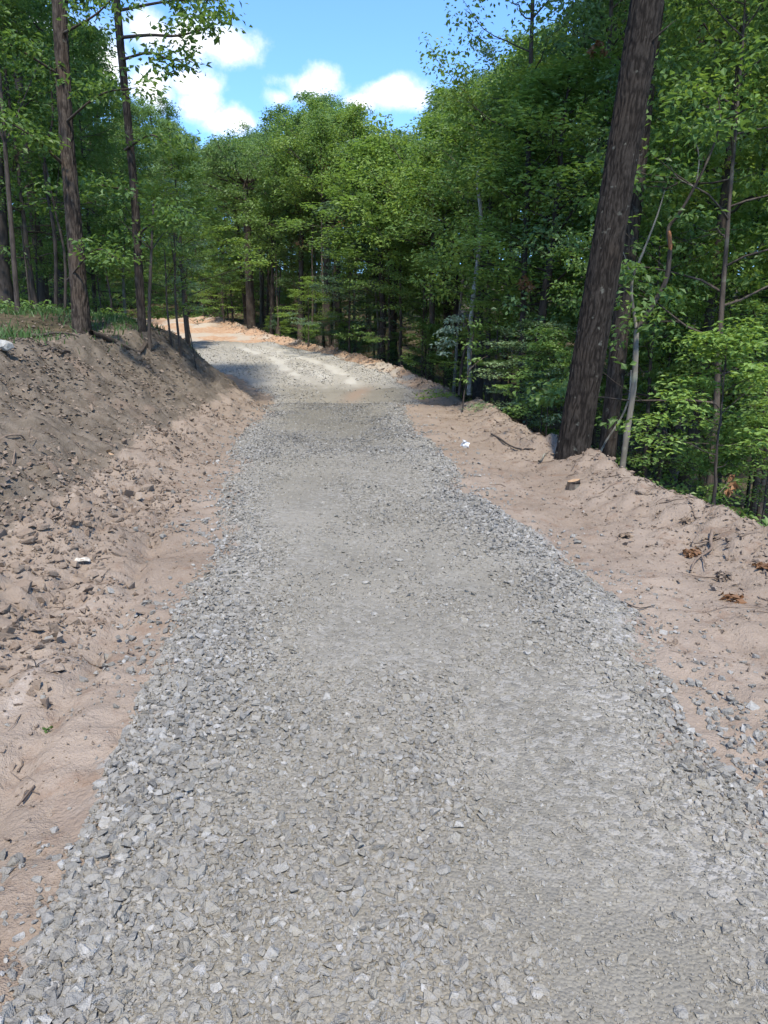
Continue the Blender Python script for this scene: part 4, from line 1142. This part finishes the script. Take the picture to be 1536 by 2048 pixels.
# leaf litter on the upper bank, the brow and the slope below the berm
n = 20000
y = 3.0 * (22 / 3.0) ** g.uniform(0, 1, n); toe = tb(T_TOE, y); wd = tb(T_HB, y) / tb(T_SL, y)
x = toe - wd * (.95 + g.normal(.0, .36, n)); ok = (x < toe - .5) & (g.uniform(0, 1, n) < np.clip(.5 + 1.5 * fbm(x, y, 207, 3), .05, 1))
litter('leaf_litter', x[ok], y[ok], .055, M['litter'], 2)
n = 7000
y = g.uniform(5, 40, n); x = tb(T_XB, y) + .6 + g.exponential(2.2, n)
litter('leaf_litter', x, y, .08, M['litter'], 3)
# low leafy ground cover under the woods
def cover(name, x, y, mat, seed, size=.09, nper=9, rad=.22):
    C = np.stack([x, y, height(x, y) + .14], 1)
    return link(name, leaves(name, C, rad, .5, nper, size, seed, mat, .5), None, 'stuff')


n = 1500
y = g.uniform(6, 45, n); x = tb(T_XB, y) + 1.5 + g.exponential(3.0, n)
cover('ground_cover', x, y, M['leaf'], 5)
n = 900
y = g.uniform(14, 45, n); toe = tb(T_TOE, y); x = toe - tb(T_HB, y) / tb(T_SL, y) - 2.0 - g.exponential(4, n)
ok = ~((y < 46) & (x / y > -.37)); cover('ground_cover', x[ok], y[ok], M['leaf'], 6, .10)
n = 1500
y = g.uniform(55, 80, n); x = g.uniform(-.5, .1, n) * y
cover('ground_cover', x, y, M['leaf'], 7, .16, 10, .5)


# twigs, rootlets and bark bits lying about on the bank, the berm and the verges
def debris(name, x, y, ln, parent, seed, mat):
    r = np.random.default_rng(seed); parts = []; lz = height(x, y)
    for x_, y_, z_ in zip(x, y, lz):
        a = r.uniform(0, 6.28); L = ln * r.lognormal(0, .5); k = np.linspace(-.5, .5, 4)
        px_ = x_ + k * L * math.cos(a) + r.normal(0, .06 * L, 4); py_ = y_ + k * L * math.sin(a) + r.normal(0, .06 * L, 4)
        rr = r.uniform(.0015, .0055)
        parts.append(tube(np.stack([px_, py_, height(px_, py_) + rr + r.uniform(0, .012, 4)], 1), [rr, rr, rr * .8, rr * .4], 4))
    v, q = join(parts); return link(name, mk_mesh(name, v, q, M[mat], smooth=True), parent, 'stuff')


n = 420
y = 3.0 * (18 / 3.0) ** g.uniform(0, 1, n); toe = tb(T_TOE, y); wd = tb(T_HB, y) / tb(T_SL, y)
debris('twig_debris', toe - wd * g.uniform(-.05, 1.3, n), y, .18, BANK, 11, 'twig')
n = 300
y = 3.4 * (22 / 3.4) ** g.uniform(0, 1, n); debris('twig_debris', tb(T_XB, y) + .25 - g.exponential(.45, n), y, .16, VR, 12, 'twig')
n = 60
y = 1.6 * (12 / 1.6) ** g.uniform(0, 1, n); l = tb(T_XL, y); debris('twig_debris', l - .15 - g.uniform(0, 1, n) * (l - tb(T_TOE, y)), y, .07, VL, 13, 'twig')
n = 500
y = 3.4 * (16 / 3.4) ** g.uniform(0, 1, n); x = tb(T_XB, y) + .2 - g.exponential(.5, n)
litter('leaf_bits', x, y, .045, M['litter'], 14, VR, .01)

# ------------------------------------------------------------------ single small things
def ground(px, py):
    """where the sight line through a pixel meets the ground"""
    d = np.array(ray(px, py)); t_ = np.arange(1.2, 70, .02)
    P = d[None] * t_[:, None] + np.array([0, 0, EYE])
    hh = height(P[:, 0], P[:, 1]); k = np.argmax(P[:, 2] < hh); p = P[k]
    return Vector((p[0], p[1], hh[k]))


def stick(name, label, cat, pts, r0, r1, mat, group=None, side=(), sides=6):
    b = np.array(tuple(pts[0])); e = None
    v, q = tube(spline(pts, 14), np.linspace(r0, r1, 14) * (1 + np.random.default_rng(len(label)).normal(0, .06, 14)), sides)
    o = link(name, mk_mesh(name, v - b, q, M[mat], smooth=True), loc=tuple(b))
    for pp, a, c_ in side:
        v, q = tube(spline(pp, 8), np.linspace(a, c_, 8), 5); link('side_twig', mk_mesh('side_twig', v - b, q, M[mat], smooth=True), o)
    return tag(o, label, cat, group)


def stump(label, p, r0, h, lean=0, seed=1):
    e = link('tree_stump', None, loc=p)
    r = np.random.default_rng(seed); th = np.arange(20) / 20 * 6.2832; wob_ = 1 + r.normal(0, .05, 20)
    V, hs = [], [-.15, 0, .05, h * .5, h]
    for hh in hs:
        rr = r0 * (1 + .3 * math.exp(-max(hh, 0) / (.25 * h + .02))) * wob_
        V.append(np.stack([np.cos(th) * rr + lean * hh, np.sin(th) * rr, np.full(20, hh) + (np.cos(th) * r0 * .25 if hh == h else 0)], 1))
    V = np.concatenate(V); I = np.arange(100).reshape(5, 20)
    q = np.stack([I[:-1], np.roll(I, -1, 1)[:-1], np.roll(I, -1, 1)[1:], I[1:]], -1).reshape(-1, 4)
    link('bark', mk_mesh('bark', V, q, M['bark'], smooth=True), e)
    top = V[80:] * np.array([.97, .97, 1]) + np.array([lean * h * .03, 0, .004]); c_ = top.mean(0)
    bm_v = np.vstack([top, c_[None]]); k = np.arange(20)
    link('cut_face', mk_mesh('cut_face', bm_v, np.stack([k, (k + 1) % 20, np.full(20, 20)], 1), M['cut_wood']), e)
    return tag(e, label, 'stump')


p = ground(1147, 975); stump('small pale cut stump at the foot of the thick leaning trunk', p, .065, .075, 0, 1)
p = Vector(up(557, 682, 41)); p.z = hz(p.x, p.y); stump('left, thinner one of two cut posts standing at the far bend', p, .13, up(557, 652, 41)[2] - p.z, 0, 2)
p = Vector(up(640, 700, 37)); p.z = hz(p.x, p.y); stump('right, thicker one of two cut posts at the far bend', p, .22, up(640, 671, 37)[2] - p.z, 0, 3)


def lying(px0, py0, px1, py1, lift=.03, n=5, wig=.03):
    a, b_ = ground(px0, py0), ground(px1, py1); out = []
    for k in range(n):
        p = a.lerp(b_, k / (n - 1)); p.x += random.gauss(0, wig); p.y += random.gauss(0, wig); p.z = hz(p.x, p.y) + lift; out.append(p)
    return out


stick('fallen_log', 'long fallen log along the brow from the stout trunk to the slimmer one', 'log', lying(185, 672, 300, 698, .05), .055, .035, 'bark_left')
stick('fallen_branch', 'fallen branch lying left of the stout bank trunk', 'branch', lying(60, 676, 160, 684, .04), .03, .012, 'bark_left')
stick('fallen_branch', 'short dark stick lying on the upper bank at the left', 'branch', lying(92, 706, 142, 708, .03), .024, .014, 'bark_dark')
stick('fallen_branch', 'thin brown stick across the bank face at the left edge', 'branch', lying(0, 888, 70, 884, .03), .012, .005, 'twig')
stick('fallen_branch', 'thin twig hanging down the bank face below the brow', 'branch', lying(20, 900, 60, 985, .03), .007, .004, 'twig')
stick('fallen_branch', 'thin root-like twig curving on the middle of the bank', 'branch', lying(225, 745, 300, 775, .03), .008, .004, 'twig')
stick('fallen_branch', 'short brown twig near the foot of the bank', 'branch', lying(195, 880, 228, 872, .04), .010, .005, 'twig')
stick('fallen_branch', 'pale stick lying by the base of the thick leaning trunk', 'branch', lying(1078, 928, 1098, 908, .04), .014, .008, 'bark_pale')
stick('fallen_branch', 'dark broken branch on the right verge before the leaning trunk', 'branch', lying(985, 872, 1060, 905, .03), .020, .010, 'bark_dark', side=[(lying(1030, 890, 1050, 880, .05, 3), .008, .003)])
stick('fallen_branch', 'twisted dry root running down the right berm', 'branch', lying(1425, 1065, 1385, 1150, .03), .016, .007, 'twig', side=[(lying(1415, 1090, 1385, 1085, .04, 3), .008, .003), (lying(1400, 1120, 1420, 1140, .03, 3), .007, .003)])
stick('fallen_branch', 'small dark twig at the right gravel edge', 'branch', lying(1215, 1222, 1300, 1218, .02), .006, .003, 'bark_dark')
stick('fallen_branch', 'thin twig lying in the ruts of the left verge', 'branch', lying(30, 1615, 75, 1598, .01), .004, .002, 'twig')
stick('fallen_branch', 'thin forked twig on the left verge above the ruts', 'branch', lying(52, 1340, 78, 1322, .01), .004, .002, 'bark_dark', side=[(lying(60, 1335, 50, 1325, .012, 3), .003, .001)])
stick('leaning_pole', 'pale curved pole leaning against the trees right of the grey trunk', 'branch', [up(1185, 960, 11.8), up(1205, 895, 11.9), up(1240, 840, 12), up(1258, 795, 12), up(1262, 740, 12)], .022, .014, 'bark_pale')
stick('fallen_branch', 'bare arched branch by the cut posts at the far bend', 'branch', [up(590, 715, 36), up(605, 685, 36), up(640, 655, 36), up(680, 645, 36)], .03, .010, 'twig')

# white scrap of litter, a curl of pale bark, a pale boulder
p = ground(928, 895)
bm = bmesh.new(); r = random.Random(4); vs = []
for i in range(4):
    for j in range(4): vs.append(bm.verts.new(((i - 1.5) * .04 + r.gauss(0, .008), r.gauss(0, .012) + .03 * math.sin(i * 1.4), .005 + j * .042 * (1 - .12 * i) + r.gauss(0, .006))))
for i in range(3):
    for j in range(3): bm.faces.new((vs[i * 4 + j], vs[i * 4 + 4 + j], vs[i * 4 + 5 + j], vs[i * 4 + 1 + j]))
me = bpy.data.meshes.new('litter_scrap'); bm.to_mesh(me); bm.free(); me.materials.append(M['paper'])
o = link('litter_scrap', me, loc=p, rot=(.3, .1, .4)); sm = o.modifiers.new('thick', 'SOLIDIFY'); sm.thickness = .003
tag(o, 'small white scrap of litter on the right dirt verge', 'litter')
p = ground(165, 1132)
th = np.linspace(-1.2, 1.2, 9); L = np.linspace(-.055, .055, 7); A, B = np.meshgrid(th, L)
V = np.stack([B * (1 - .2 * A ** 2), np.sin(A) * .028, .03 - np.cos(A) * .024 + .004 * np.sin(B * 60)], -1).reshape(-1, 3); I = np.arange(63).reshape(7, 9)
me = mk_mesh('bark_curl', V, np.stack([I[:-1, :-1], I[:-1, 1:], I[1:, 1:], I[1:, :-1]], -1).reshape(-1, 4), M['curl'], smooth=True)
o = link('bark_curl', me, loc=p + Vector((0, 0, .015)), rot=(.2, .1, .3)); sm = o.modifiers.new('thick', 'SOLIDIFY'); sm.thickness = .005
tag(o, 'pale curled chip lying where the bank meets the left verge', 'chip')
for (px, py), s_, lab in [((6, 692), .30, 'pale grey boulder at the top of the bank at the left edge')]:
    v, fc = hull_rock(900 + px, 26, (1, .8, .7)); p = ground(px, py + 8)
    tag(link('pale_rock', mk_mesh('pale_rock', v, fc, M['pale_rock']), loc=p + Vector((0, 0, .06)), rot=(.2, .1, px), scl=s_), lab, 'rock')
for (px, py), s_, lab in [((218, 908), .10, 'split chip of orange wood on the bank, upper of two'), ((224, 918), .09, 'split chip of orange wood on the bank, lower of two')]:
    v, fc = hull_rock(950 + py, 8, (1, .6, .15)); p = ground(px, py)
    tag(link('wood_chip', mk_mesh('wood_chip', v, fc, M['cut_wood']), loc=p + Vector((0, 0, .035)), rot=(.5, .3, py), scl=s_), lab, 'wood chip')

# clumps of dead leaves and one green weed on the dirt
for i, ((px, py), s_, lf, lab) in enumerate([((1378, 1048), .14, 'litter', 'clump of dry olive leaves high on the right verge below the berm'), ((1385, 1112), .13, 'leaf_brown', 'clump of dead leaves halfway down the right verge'),
                                           ((1468, 1203), .15, 'leaf_brown', 'largest clump of dead leaves at the right edge of the verge'), ((1445, 1160), .10, 'litter', 'scatter of tan leaves just above the largest leaf clump'),
                                           ((1250, 1075), .09, 'litter', 'small scatter of tan leaves in the middle of the right verge'), ((1530, 1140), .11, 'leaf_brown', 'brown leaves on the berm at the right picture edge')]):
    p = ground(px, py); C = np.array([[random.gauss(0, s_ * .13), random.gauss(0, s_ * .13), .02] for _ in range(6)])
    for c_ in C: c_[2] = hz(p.x + c_[0], p.y + c_[1]) - p.z + .02
    tag(link('dead_leaf_clump', leaves('dead_leaf_clump', C, s_ * .5, .35, 8, .055, 700 + i, M[lf], .6), loc=p), lab, 'dead leaves')
p = ground(95, 1466)
tag(link('weed', leaves('weed', np.array([[0, 0, .012], [.015, .005, .018], [-.012, .008, .014]]), .016, .5, 7, .022, 720, M['grass'], .5), loc=p), 'tiny green weed alone on the left dirt verge', 'weed')
b0 = Vector(up(1440, 985, 8.6)); stick('dead_sprig', 'dry sprig with golden-brown oak leaves poking above the right berm', 'sprig', [b0, up(1452, 970, 8.6), up(1464, 955, 8.6)], .006, .003, 'twig')
SPR = bpy.data.objects['dead_sprig']
link('dead_leaf', leaves('dead_leaf', np.array([tuple(Vector(up(1464, 955, 8.6)) - b0), tuple(Vector(up(1456, 985, 8.6)) - b0), tuple(Vector(up(1470, 972, 8.6)) - b0)]), .045, .8, 6, .10, 731, M['leaf_brown'], .9, .8), SPR)
# browned leaf bunches on broken twigs in the woods
for i, (px, py, Y) in enumerate([(642, 325, 36), (598, 480, 38), (1020, 275, 20), (985, 300, 20), (1050, 562, 15.5), (672, 425, 36), (1110, 230, 16), (690, 440, 35), (1195, 90, 15)]):
    p = Vector(up(px, py, Y)); s_ = Y / 60
    tag(link('dead_leaf_bunch', leaves('dead_leaf_bunch', np.array([[0, 0, 0], [.4 * s_, 0, -.5 * s_], [-.3 * s_, .1, -.3 * s_]]), .42 * s_, 1.0, 12, .13, 740 + i, M['leaf_brown'], .9, .6), loc=p),
        ['rust-brown leaf bunch high in the centre treetops', 'brown leaf bunch left of the straight centre trunk', 'brown hanging leaves on a broken bough right of the sky gap, right one', 'brown hanging leaves on a broken bough right of the sky gap, left one',
         'reddish-brown leaf bunch just left of the thick leaning trunk', 'brown leaf bunch low beside the straight centre trunk', 'brown leaf bunch against green foliage left of the upper leaning trunk', 'lower brown leaf bunch hanging by the straight centre trunk',
         'brown leaf bunch near the top, left of the leaning trunk'][i], 'dead leaves')

print('triangles', sum(len(me.loop_triangles) if me.loop_triangles else sum(len(p.vertices) - 2 for p in me.polygons) for me in bpy.data.meshes))
